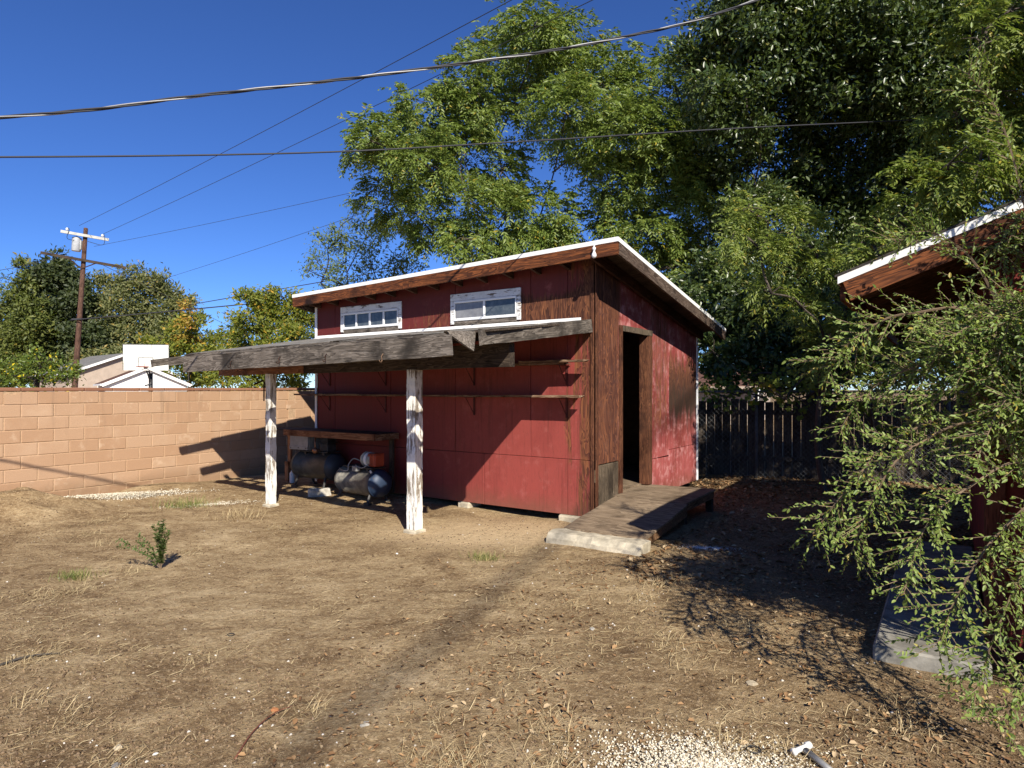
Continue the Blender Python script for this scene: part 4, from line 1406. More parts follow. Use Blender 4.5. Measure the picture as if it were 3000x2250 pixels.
arm(9.25, 1.0, M['arm_white'], 0.03)
arm(8.02, 1.78, M['old_dark'], 0.05, xoff=0.05)
m = MB()
m.add([(v[1] - 0.34, v[2] - 0.1, 8.45 + v[0]) for v in lathe([(0, .18), (0.02, .2), (0.62, .2), (0.66, .21), (0.70, .12), (0.74, .05)], 18)[0]], [f[::-1] for f in lathe([(0, .18), (0.02, .2), (0.62, .2), (0.66, .21), (0.70, .12), (0.74, .05)], 18)[1]])
m.build('transformer', M['transformer'], up, True)
box('transformer_bracket', -0.14, -0.10, -0.14, 0.0, 8.55, 9.0, M['arm_white'], up)
for (x, z) in ((-0.75, 9.25), (0.72, 9.2)):
    m = MB()
    a0 = armp(x, -0.17, z + 0.07)
    m.add([(v[1] + a0[0], v[2] + a0[1], a0[2] + v[0]) for v in lathe([(0, .02), (0.05, .02), (0.06, .06), (0.12, .065), (0.18, .03)], 10)[0]], [f[::-1] for f in lathe([(0, .02), (0.05, .02), (0.06, .06), (0.12, .065), (0.18, .03)], 10)[1]])
    m.build('insulator', M['porcelain'], up, True)
    m = MB()
    m.tube(spline([(a0[0], a0[1], a0[2] + 0.16), (a0[0] + 0.12, a0[1] - 0.02, a0[2] + 0.10), (a0[0] + 0.05, a0[1], a0[2] - 0.35), (-0.2 if x < 0 else 0.2, -0.1, 8.98)], 6), 0.013, 5)
    m.build('jumper_lead', M['black_pole'], up, True)
beam('brace', armp(-0.6, -0.2, 8.02), (0, -0.13, 7.6), 0.02, 0.05, M['iron'], up)
beam('brace', armp(0.6, -0.2, 8.0), (0, -0.13, 7.6), 0.02, 0.05, M['iron'], up)
m = MB()
m.tube([(0.16, -0.1, 5.1), (-0.25, -0.18, 5.05)], 0.05, 8)
m.build('cable_clamp', M['black_pole'], up)
M['wire'] = plain('dark wire', (0.035, 0.035, 0.04), 0.6, 0.3, var=0.1)
M['wire_alu'] = plain('bare aluminium wire', (0.30, 0.30, 0.30), 0.5, 0.4, 0.4, var=0.1)


def wire(label, P, r, n=14, group=None, k=5):
    m = MB()
    m.tube(spline(P, n), r, k)
    o = m.build('overhead_wire', M['wire'], None, True)
    tag(o, label, 'wire', group)
    return o


def sag(a, b, s, n=5):
    a, b = np.asarray(a, float), np.asarray(b, float)
    return [a + (b - a) * t - np.array([0, 0, 4 * s * t * (1 - t)]) for t in np.linspace(0, 1, n)]


def along(px0, py0, Y0, px1, py1, Y1, ext=0.0, s=0.3):
    a, b = at(px0, py0, Y0), at(px1, py1, Y1)
    b = b + (b - a) * ext
    return sag(a, b, s)


wire('thin wire from the pole crossarm rising steeply across the sky over the tall tree', along(232, 661, 32, 1462, 0, 13, 0.5, 0.15), 0.009)
wire('thin wire from the pole crossarm end passing behind the top of the tall tree', along(303, 685, 32.2, 1632, 32, 13.5, 0.5, 0.15), 0.009)
wire('faint wire leaving the transformer low across the open sky', along(275, 722, 32, 1075, 548, 24, 0.4, 0.1), 0.008)
wire('faint far wire rising towards the sparse tree', along(420, 835, 42, 1010, 637, 28, 0.3, 0.1), 0.009)
wire('far wire reaching the lower crossarm from beyond the trees', along(-60, 800, 36, 185, 748, 32, 0, 0.1), 0.014)
wire('dark communication cable strapped to the utility pole over the yellow hedge', along(205, 938, 31.8, 905, 870, 30, 0.6, 0.05), 0.028)
wire('slack service wire from the lower crossarm running down behind the shed roof', along(292, 772, 32, 660, 950, 38, 0.3, 0.0), 0.012)
wire('upper dark cable running behind the yellow hedge and shed roof', along(555, 893, 33, 930, 828, 30, 0.6, 0.0), 0.02)

# twisted service drop over the yard
P = spline([(-10.5, 3.2, 2.95), (-7.4, 4.06, 3.10), (-4.02, 5.04, 3.735), (-2.63, 5.44, 4.09), (-0.885, 5.94, 4.555), (1.0, 6.48, 5.13), (2.71, 6.98, 5.85), (6.5, 8.1, 7.9)], 40)
P = [Vector(q) for q in P]
tw = root('service_cable', 'thick twisted service cable slung across the sky above the shed', 'cable', (0, 0, 0))
cum = [0]
for i in range(1, len(P)):
    cum.append(cum[-1] + (P[i] - P[i - 1]).length)
for k in range(3):
    Q = []
    for i, q in enumerate(P):
        d = (P[min(i + 1, len(P) - 1)] - P[max(i - 1, 0)]).normalized()
        u = Vector((0, 0, 1)).cross(d).normalized()
        v = d.cross(u)
        a = 2 * math.pi * (cum[i] / 1.05 + k / 3)
        Q.append(q + (u * math.cos(a) + v * math.sin(a)) * 0.0085)
    m = MB()
    m.tube(Q, 0.0075 if k else 0.0065, 6)
    m.build('strand', M['wire'] if k else M['wire_alu'], tw, True)
wire('single thin cable stretched level across the tall tree below the twisted one', [(-9.5, 2.7, 3.10), (-5.34, 4.32, 3.18), (-3.895, 4.88, 3.365), (-1.8, 5.70, 3.70), (0.0, 6.39, 4.06), (2.6, 7.38, 4.60), (5.42, 8.5, 5.17), (8.2, 9.6, 5.75)], 0.0075, 10, k=6)
# second drop that runs to the trees on the right, out of the picture: its soft shadow crosses the yard
wire('high wire passing over the yard towards the trees beyond the outbuilding', [(2.0, -24.5, 15.4), (4.97, -16.1, 15.0), (6.09, -12.86, 15.0), (11.5, 2.6, 15.2), (19.0, 24.0, 16.0)], 0.030, 10, k=6)

# ================================================================== plants
LM = {
    'pecan': leafmat('tall tree leaf', (0.082, 0.128, 0.024), (0.205, 0.255, 0.056), (0.30, 0.24, 0.03), 0.03, 0.30, 0.42),
    'laurel': leafmat('dark evergreen leaf', (0.024, 0.046, 0.012), (0.090, 0.122, 0.034), (0.20, 0.19, 0.05), 0.02, 0.14, 0.36, 0.45),
    'frond': leafmat('bright frond leaf', (0.100, 0.150, 0.028), (0.235, 0.270, 0.060), (0.36, 0.30, 0.05), 0.05, 0.34, 0.40),
    'shrub': leafmat('arching shrub leaf', (0.090, 0.150, 0.028), (0.270, 0.335, 0.085), (0.34, 0.27, 0.05), 0.03, 0.30, 0.45, 0.3),
    'olive': leafmat('grey green far leaf', (0.095, 0.110, 0.040), (0.190, 0.190, 0.072), (0.30, 0.22, 0.06), 0.05, 0.25, 0.5),
    'dark': leafmat('dark far leaf', (0.028, 0.042, 0.018), (0.068, 0.082, 0.030), None, 0, 0.18, 0.5),
    'fir': leafmat('conifer leaf', (0.060, 0.082, 0.020), (0.140, 0.155, 0.036), (0.25, 0.20, 0.04), 0.03, 0.2, 0.5),
    'hedge': leafmat('yellow green hedge leaf', (0.105, 0.130, 0.020), (0.22, 0.235, 0.036), (0.42, 0.27, 0.03), 0.10, 0.35, 0.5),
    'gold': leafmat('turning golden leaf', (0.30, 0.20, 0.03), (0.46, 0.33, 0.06), (0.46, 0.17, 0.04), 0.15, 0.4, 0.5),
    'citrus': leafmat('citrus leaf', (0.05, 0.085, 0.014), (0.145, 0.185, 0.028), (0.60, 0.48, 0.03), 0.05, 0.25, 0.4),
    'airy': leafmat('pale airy leaf', (0.085, 0.125, 0.045), (0.165, 0.205, 0.075), None, 0, 0.3, 0.5),
    'weed': leafmat('weed leaf', (0.045, 0.085, 0.020), (0.11, 0.16, 0.045), None, 0, 0.25, 0.5),
    'vine': leafmat('broad vine leaf', (0.11, 0.16, 0.03), (0.23, 0.27, 0.05), (0.42, 0.34, 0.05), 0.10, 0.40, 0.45),
}
M['bark'] = wood('grey brown bark', (0.030, 0.024, 0.019), (0.075, 0.060, 0.047), (0.15, 0.125, 0.10), 2.0, axis=2)
M['bark_dark'] = wood('dark bark', (0.018, 0.014, 0.011), (0.045, 0.036, 0.028), (0.09, 0.075, 0.06), 2.0, axis=2)
M['twig'] = plain('shrub twig', (0.17, 0.12, 0.075), 0.8, 0.2, var=0.3)


def unit(v):
    return v / np.maximum(1e-9, np.linalg.norm(v, axis=-1, keepdims=True))


def leaves(P, D, N, L, W, shape=4, fold=0.15):
    """leaf blades: base P, direction D, up normal N; returns verts, tris"""
    n = len(P)
    D = unit(D)
    Sd = unit(np.cross(D, N))
    U = np.cross(Sd, D)
    L = np.broadcast_to(L, (n,))[:, None]
    W = np.broadcast_to(W, (n,))[:, None]
    if shape == 4:
        a = P
        b = P + D * L * 0.45 + Sd * W * 0.5 + U * W * fold
        c = P + D * L - U * L * 0.10
        d = P + D * L * 0.45 - Sd * W * 0.5 + U * W * fold
        V = np.stack([a, b, c, d], 1).reshape(-1, 3)
        i = np.arange(n)[:, None] * 4
        F = np.concatenate([i + [0, 1, 2], i + [0, 2, 3]], 0)
    else:
        a = P
        b1 = P + D * L * 0.28 + Sd * W * 0.42 + U * W * fold
        b2 = P + D * L * 0.68 + Sd * W * 0.40 + U * W * fold
        c = P + D * L - U * L * 0.08
        d2 = P + D * L * 0.68 - Sd * W * 0.40 + U * W * fold
        d1 = P + D * L * 0.28 - Sd * W * 0.42 + U * W * fold
        V = np.stack([a, b1, b2, c, d2, d1], 1).reshape(-1, 3)
        i = np.arange(n)[:, None] * 6
        F = np.concatenate([i + [0, 1, 2], i + [0, 2, 3], i + [0, 3, 4], i + [0, 4, 5]], 0)
    return V, F


def rdir(n):
    return unit(RNG.normal(size=(n, 3)))


def compound(P, D, rl, pairs, L, W, droop=0.35):
    """pinnate leaves: rachis from P along D, leaflets in pairs"""
    n = len(P)
    D = unit(D)
    up = unit(np.array([0.1, -0.45, 0.85]) + 0.35 * rdir(n))
    Sd = unit(np.cross(D, up))
    Nn = np.cross(Sd, D)
    rl = rl * RNG.uniform(0.7, 1.2, n)
    oP, oD, oN, oL = [], [], [], []
    for k in range(pairs):
        t = (k + 0.8) / (pairs + 0.3)
        base = P + D * (rl * t)[:, None] - np.array([0, 0, 1.0]) * (droop * rl * t * t)[:, None]
        for s in (-1, 1):
            dd = D * 0.55 + Sd * s * 0.85 - np.array([0, 0, 1.0]) * (0.25 + droop * 0.6 * t) + 0.28 * rdir(n)
            oP.append(base); oD.append(dd)
            oN.append(Nn + 0.75 * rdir(n))
            oL.append(L * RNG.uniform(0.7, 1.15, n) * (0.75 + 0.5 * math.sin(math.pi * min(1, t))))
    P2, D2, N2, L2 = map(np.concatenate, (oP, oD, oN, oL))
    return leaves(P2, D2, N2, L2, L2 * (W / L))


def clump_points(cl, n, inner=0.45):
    c = np.array(cl[:3])
    r = np.array(cl[3:6])
    d = rdir(n)
    rad = RNG.uniform(inner ** 2.2, 1, n) ** (1 / 2.2)
    return c + d * rad[:, None] * r, d


def join(parts):
    Vs, Fs, b = [], [], 0
    for V, F in parts:
        Vs.append(V); Fs.append(F + b)
        b += len(V)
    return np.concatenate(Vs), np.concatenate(Fs)


def limb_mesh(base, fork, r0, clumps, twigs, kind_bend=0.15, rt=0.02, k=7):
    """trunk to the fork, a limb to each clump, thin twigs inside the clumps"""
    m = MB()
    rr = random.Random(int(base[0] * 100) + 3)
    base, fork = np.array(base, float), np.array(fork, float)
    mid = (base + fork) / 2 + np.array([rr.uniform(-.15, .15), rr.uniform(-.1, .1), 0])
    tp = spline([base - [0, 0, .15], mid, fork], 5)
    m.tube(tp, list(np.linspace(r0, r0 * 0.72, len(tp))), 10)
    nodes = [(fork, r0 * 0.72)]
    cl = sorted(clumps, key=lambda c: np.linalg.norm(np.array(c[:3]) - fork))
    for c in cl:
        e = np.array(c[:3])
        # join to the node that lies well on the way
        best = min(nodes, key=lambda nd: np.linalg.norm(nd[0] - e) + 0.55 * np.linalg.norm(nd[0] - fork) + (5 if nd[0][2] > e[2] + 0.4 else 0))
        a, ra = best
        ln = np.linalg.norm(e - a)
        md = (a + e) / 2 + np.array([rr.uniform(-1, 1), rr.uniform(-1, 1), rr.uniform(-.3, .6)]) * ln * kind_bend
        sp_ = spline([a, md, e], 4)
        r1 = max(rt, ra * 0.62)
        m.tube(sp_, list(np.linspace(r1, max(rt * 0.6, r1 * 0.45), len(sp_))), k)
        nodes.append((np.array(sp_[4]), r1 * 0.75))
        nodes.append((e, max(rt * 0.7, r1 * 0.5)))
    for (p, q, r) in twigs:
        md = (np.array(p) + q) / 2 + np.array([rr.uniform(-.05, .05), rr.uniform(-.05, .05), rr.uniform(0, .08)])
        m.tube([p, md, q], [r, r * 0.7, r * 0.3], 3, False)
    return m


def tree(name, label, base, fork, r0, clumps, leaf, dens, style, cat='tree', group=None, bark='bark', twig_n=10, inner=0.45, sub=None, bend=0.15):
    """style: ('compound', rachis, pairs, L, W, droop) or ('simple', per twig, L, W) ; dens: leaf sprays per clump at radius 1 m"""
    t = root(name, label, cat, (base[0], base[1], base[2]), 0, group)
    off = np.array(base, float)
    parts, tw = [], []
    for c in clumps:
        c = np.array(c, float)
        size = (c[3] * c[4] * c[5]) ** (1 / 3)
        n = max(12, int(dens * size ** 2.1))
        # little clumps inside the clump give it light and dark masses
        ns = max(4, int(n / 22))
        sc, sd = clump_points(c, ns, 0.35)
        idx = RNG.integers(0, ns, n)
        P = sc[idx] + RNG.normal(size=(n, 3)) * size * (sub or 0.17) * np.array([1, 1, 0.8])
        out = unit((P - c[:3]) / c[3:6])
        D = out * 0.7 + 0.6 * rdir(n) + np.array([0, 0, 0.05])
        if style[0] == 'compound':
            parts.append(compound(P, D, *style[1:]))
        else:
            _, k, L, W = style
            PP = np.repeat(P, k, 0) + RNG.normal(size=(n * k, 3)) * L * 0.75
            DD = np.repeat(D, k, 0) + 0.9 * rdir(n * k)
            NN = np.array([0.1, -0.5, 0.7]) + 0.85 * rdir(n * k) + 0.4 * np.repeat(out, k, 0)
            LL = L * RNG.uniform(0.5, 1.35, n * k)
            parts.append(leaves(PP, DD, NN, LL, LL * W / L))
        for q in sc[:twig_n]:
            tw.append((c[:3] - off, q - off, 0.010 + 0.006 * size))
    V, F = join(parts)
    lm = limb_mesh((0, 0, 0), np.array(fork, float) - off, r0, [(*(np.array(c[:3]) - off), *c[3:]) for c in clumps], tw, bend)
    lm.build('trunk', M[bark], t, True)
    mk('crown', V - off, F, LM[leaf], t)
    return t


def cl(lst, Y, sc=1.0, depth=1.0, yj=0.8, seed=1):
    """clumps from picture-plane sketches (px, py, radius px[, dY])"""
    r = random.Random(seed)
    out = []
    for q in lst:
        y = Y + (q[3] if len(q) > 3 else r.uniform(-yj, yj))
        p = at(q[0], q[1], y)
        rad = q[2] / FPX * y * sc
        out.append((p[0], p[1], p[2], rad, rad * depth, rad * 0.88))
    return out


# the tall tree behind the shed
tall = [(1565, 75, 100), (1500, 175, 110), (1640, 165, 115), (1375, 245, 85), (1290, 330, 105), (1390, 320, 100), (1500, 320, 80),
        (1190, 400, 95), (1090, 415, 80), (1240, 480, 100), (1130, 500, 85), (1370, 440, 100), (1470, 500, 90), (1660, 330, 110), (1770, 270, 115),
        (1880, 250, 105), (1980, 265, 100), (2070, 300, 95), (1720, 420, 95), (1830, 400, 120), (1950, 400, 115), (2060, 420, 110), (1145, 590, 75),
        (1240, 600, 85), (1370, 590, 90), (1270, 690, 60), (1380, 700, 80), (1480, 640, 105), (1580, 640, 100), (1660, 690, 75), (1780, 540, 95),
        (1890, 530, 110), (2010, 540, 110), (2100, 560, 85), (1800, 660, 70), (1900, 680, 100), (2020, 680, 100), (1540, 750, 90), (1420, 780, 70),
        (1980, 780, 90), (2080, 690, 80), (1640, 90, 60)]
bt = at(1450, 1140, 16.5)
tree('tall_tree', 'tall feathery green tree spreading behind the shed roof', (bt[0], 16.5, 0.0), (bt[0] + 0.1, 16.4, 3.6), 0.24, cl(tall, 16.2, 1.05, 1.1, 1.3), 'pecan', 560,
     ('compound', 0.34, 5, 0.115, 0.042, 0.5), twig_n=7)

# dark evergreen
ev = [(2150, 90, 120), (2095, 190, 100), (2070, 270, 80), (2250, 40, 140), (2230, 170, 130), (2380, 60, 160), (2360, 190, 150), (2530, 40, 170), (2540, 200, 160),
      (2700, 60, 170), (2700, 230, 160), (2860, 60, 170), (2860, 260, 160), (2190, 330, 120), (2300, 330, 130, 1.2), (2440, 340, 140, 1.5), (2590, 350, 140, 1.0),
      (2180, 470, 110, 1.3), (2300, 500, 120, 2.0), (2430, 520, 120, 2.2), (2560, 520, 130, 1.5), (2200, 620, 110, 1.0), (2330, 640, 110, 2.0), (2470, 660, 120, 2.0),
      (2150, 760, 110, 0.4), (2270, 790, 120, 1.0), (2400, 800, 120, 1.6), (2130, 900, 105, 0.2), (2240, 930, 110, 0.6), (2370, 930, 110, 1.2), (2160, 1010, 80, 0.2), (2100, 860, 90, -.4), (2190, 900, 90, -.6), (2290, 930, 90, -.5), (2400, 940, 90, -.4), (2110, 960, 75, -.6), (2210, 990, 75, -.7), (2330, 1010, 80, -.6), (2450, 1030, 80, -.4), (2550, 1020, 80, .2), (2060, 800, 80, 0), (2090, 1030, 75, -1.0), (2180, 1040, 70, -1.0), (2270, 1045, 75, -1.0), (2360, 1055, 75, -1.0), (2130, 1085, 40, -1.1), (2240, 1095, 45, -1.1), (2330, 1100, 45, -1.1), (2460, 1085, 55, -1.1), (2560, 1090, 60, -1.4), (2600, 950, 100, -.5), (2700, 900, 110, -.6), (2800, 950, 110, -1.0), (2700, 1040, 90, -1.2), (2810, 1080, 90, -1.5), (2900, 900, 120, -.8), (2920, 1040, 110, -1.5), (2780, 780, 120, 0), (2270, 1020, 80, 0.6), (2390, 1040, 80, 1.0), (2520, 960, 100, 1.2), (2640, 880, 110, 1.2), (2740, 600, 130, 1.2),
      (2400, -130, 190), (2600, -150, 200), (2230, -110, 150), (2820, -140, 200), (2720, 420, 140, 1.0), (2860, 460, 150, 1.0), (2600, 660, 130, 1.8), (2500, 820, 120, 1.6)]
be = at(2420, 1140, 13.6)
tree('evergreen_tree', 'large dark glossy evergreen tree rising over the back fence', (be[0], 13.8, 0.0), (be[0], 13.8, 2.6), 0.28, cl(ev, 13.2, 1.06, 1.0, 0.5, 2), 'laurel', 700,
     ('simple', 7, 0.125, 0.056), bark='bark_dark', twig_n=5)

# fronds and vines over the outbuilding, reaching out of the picture to the right
fr = [(2960, 30, 130, -.4), (2880, 130, 110), (2990, 180, 130), (2900, 270, 110), (2800, 330, 90), (3010, 330, 140), (2880, 420, 110), (2780, 480, 100), (2990, 480, 130), (2700, 560, 95), (2830, 590, 105),
      (2960, 600, 110), (2620, 640, 85), (2740, 690, 90), (2860, 700, 90), (2560, 720, 80), (2640, 790, 75), (3120, 60, 180), (3150, 300, 200), (3280, 100, 200), (3300, 350, 200), (3060, -110, 180), (3250, -120, 200),
      (3450, 0, 220), (3450, 250, 220), (3420, -250, 230), (3200, -330, 220)]
bb = at(3150, 1140, 7.6)
tree('vine_tree', 'bright pinnate leaved tree hanging over the outbuilding roof', (bb[0], 7.9, 0.0), (bb[0], 7.8, 2.4), 0.15, cl(fr, 7.4, 1.0, 1.0, 0.6, 3), 'frond', 1000,
     ('compound', 0.24, 6, 0.070, 0.024, 0.45), twig_n=6)
fb = [(2190, 610, 60), (2250, 650, 65), (2320, 690, 65), (2230, 730, 60), (2160, 680, 50), (2390, 740, 60), (2300, 780, 55), (2440, 820, 55), (2480, 900, 60), (2540, 960, 55), (2420, 1010, 55), (2350, 900, 50), (2560, 1060, 50), (2260, 860, 45)]
bb = at(2430, 1140, 9.6)
tree('sapling', 'young fern leaved sapling in front of the dark evergreen', (bb[0], 9.7, 0.0), (bb[0] - 0.1, 9.7, 1.5), 0.05, cl(fb, 9.4, 1.1, 1.0, 0.5, 4), 'frond', 900,
     ('compound', 0.30, 7, 0.075, 0.022, 0.45), twig_n=5)
vb = [(2640, 1010, 60), (2700, 960, 60), (2580, 930, 50), (2760, 1060, 60), (2520, 1190, 45), (2430, 1160, 40), (2660, 1110, 55), (2300, 1170, 40), (2600, 1270, 45), (2230, 1120, 35), (2350, 1110, 35), (2480, 1110, 40), (2750, 1180, 50), (2080, 1150, 34, 1.6), (2130, 1165, 34, 1.5), (2180, 1150, 36, 1.4), (2240, 1165, 38, 1.2), (2290, 1140, 36, 1.1), (2340, 1170, 40, 1.0), (2390, 1150, 40, .9), (2450, 1170, 42, .8), (2100, 1110, 36, 1.8), (2200, 1105, 30, 1.8), (2290, 1095, 36, 1.5), (2380, 1100, 40, 1.2)]
bb = at(2620, 1140, 9.9)
tree('vine', 'broad leaved vine climbing over the chain link fence', (bb[0], 10.0, 0.0), (bb[0], 10.0, 0.6), 0.025, cl(vb, 10.0, 1.0, 0.8, 0.4, 5), 'vine', 420,
     ('simple', 4, 0.085, 0.085), cat='vine', twig_n=4)
# tall trees beyond the right edge of the picture that keep the back of the yard in shade
for (x, y, h, lf, lab) in ((8.6, 4.6, 8.6, 'laurel', 'dense evergreen tree standing beyond the outbuilding'), (10.2, 8.4, 9.2, 'pecan', 'feathery tree standing beyond the vine tree at the fence end')):
    r4 = random.Random(int(x * 10))
    cc = [(x + r4.uniform(-2.1, 2.1), y + r4.uniform(-1.9, 1.9), h * r4.uniform(0.45, 0.98), 1.25, 1.25, 1.05) for _ in range(17)]
    tree('shade_tree', lab, (x, y, 0), (x, y, h * 0.35), 0.24, cc, lf, 170, ('simple', 6, 0.16, 0.075), bark='bark_dark', twig_n=3)

# far trees
def far(name, label, lst, Y, leaf, dens, L, W, group, trunk_px=None, rt=0.2, fork_py=1000, sc=0.94, k=5, cat='tree', twig=4, sub=None):
    xs = trunk_px or lst[0][0]
    b0 = at(xs, 1140, Y)
    f0 = at(xs, fork_py, Y)
    return tree(name, label, (b0[0], Y, 0), (f0[0], Y, f0[2]), rt, cl(lst, Y, sc, 1.0, 1.2, xs), leaf, dens, ('simple', k, L, W), cat, group, 'bark_dark', twig, sub=sub)


far('far_tree', 'round dark green tree behind the utility pole', [(165, 790, 55), (130, 840, 60), (200, 830, 60), (235, 880, 55), (150, 910, 75), (215, 950, 75), (250, 1000, 70), (180, 1020, 75), (160, 1080, 60), (240, 1080, 60)], 72, 'dark', 130, 0.46, 0.24, 'trees beyond the block wall', 190, 0.25)
far('conifer', 'layered olive green conifer beside the dark round tree', [(72, 785, 26), (70, 830, 36), (60, 880, 48), (90, 905, 45), (45, 940, 62), (100, 960, 60), (20, 990, 66), (85, 1020, 70), (30, 1060, 70), (110, 1080, 60), (-30, 1010, 70), (-50, 1080, 70)], 70, 'fir', 120, 0.46, 0.18, 'trees beyond the block wall', 70, 0.2)
far('far_tree', 'loose grey green tree with feathery top behind the basketball hoop', [(330, 850, 45), (385, 830, 45), (440, 840, 48), (480, 870, 45), (300, 880, 40), (280, 930, 55), (350, 920, 62), (430, 920, 62), (500, 930, 55), (530, 900, 35), (300, 990, 62), (390, 990, 68), (480, 990, 60), (320, 1050, 60), (410, 1060, 60), (545, 880, 22), (285, 820, 20), (480, 815, 24), (400, 800, 22)], 74, 'olive', 105, 0.44, 0.16, 'trees beyond the block wall', 390, 0.22, sub=0.25)
far('yellowing_tree', 'yellow green tree turning golden beside the lean-to tip', [(520, 990, 50), (570, 960, 45), (470, 1020, 45), (560, 1040, 55), (620, 1010, 50), (500, 1080, 55), (600, 1090, 55), (440, 1070, 40), (650, 1060, 45)], 52, 'hedge', 140, 0.32, 0.15, 'trees beyond the block wall', 560, 0.12)
far('golden_sapling', 'small golden leaved sapling in the yellow green tree', [(555, 900, 18), (548, 940, 22), (540, 985, 22), (575, 990, 18), (530, 940, 12)], 50, 'gold', 170, 0.28, 0.13, 'trees beyond the block wall', 555, 0.05, 1040)
far('bushy_tree', 'leafy green tree between the lean-to and the shed wall', [(720, 880, 40), (770, 890, 45), (830, 870, 45), (860, 920, 50), (740, 940, 50), (800, 960, 60), (690, 960, 45), (870, 990, 55), (700, 1030, 60), (790, 1050, 65), (880, 1070, 60), (650, 1090, 50), (730, 1105, 55), (840, 1110, 55), (900, 930, 40), (640, 1030, 45), (905, 1020, 45)], 23, 'hedge', 900, 0.15, 0.06, 'trees beyond the block wall', 780, 0.14)
far('airy_tree', 'sparse pale green tree beside the left end of the shed roof', [(1030, 640, 45), (1000, 690, 50), (1070, 700, 55), (960, 730, 45), (930, 770, 45), (1010, 770, 55), (1090, 780, 55), (1150, 760, 50), (940, 830, 45), (1020, 840, 50), (1110, 850, 55), (1190, 800, 50), (1120, 660, 35), (900, 790, 25)], 20, 'airy', 520, 0.125, 0.042, 'trees beyond the block wall', 1060, 0.1, 950, k=4, twig=8, sub=0.26)
far('citrus_bush', 'low citrus bush with yellow fruit behind the block wall', [(60, 1085, 55), (120, 1075, 60), (180, 1090, 50), (20, 1100, 50), (200, 1115, 40), (100, 1115, 45), (150, 1050, 30), (-30, 1100, 50)], 17, 'citrus', 520, 0.10, 0.05, 'trees beyond the block wall', 110, 0.08, 1110, cat='bush')
far('far_hedge', 'low dull green hedge behind the grey roofed house', [(300, 1060, 40), (360, 1050, 40), (420, 1055, 40), (250, 1070, 35)], 69, 'olive', 110, 0.4, 0.2, None, 330, 0.1, 1100, cat='hedge')
far('bare_tree', 'dark snag at the edge of the conifers', [(5, 850, 14), (-5, 890, 20), (10, 815, 9)], 76, 'dark', 60, 0.36, 0.1, 'trees beyond the block wall', 0, 0.15, 900)

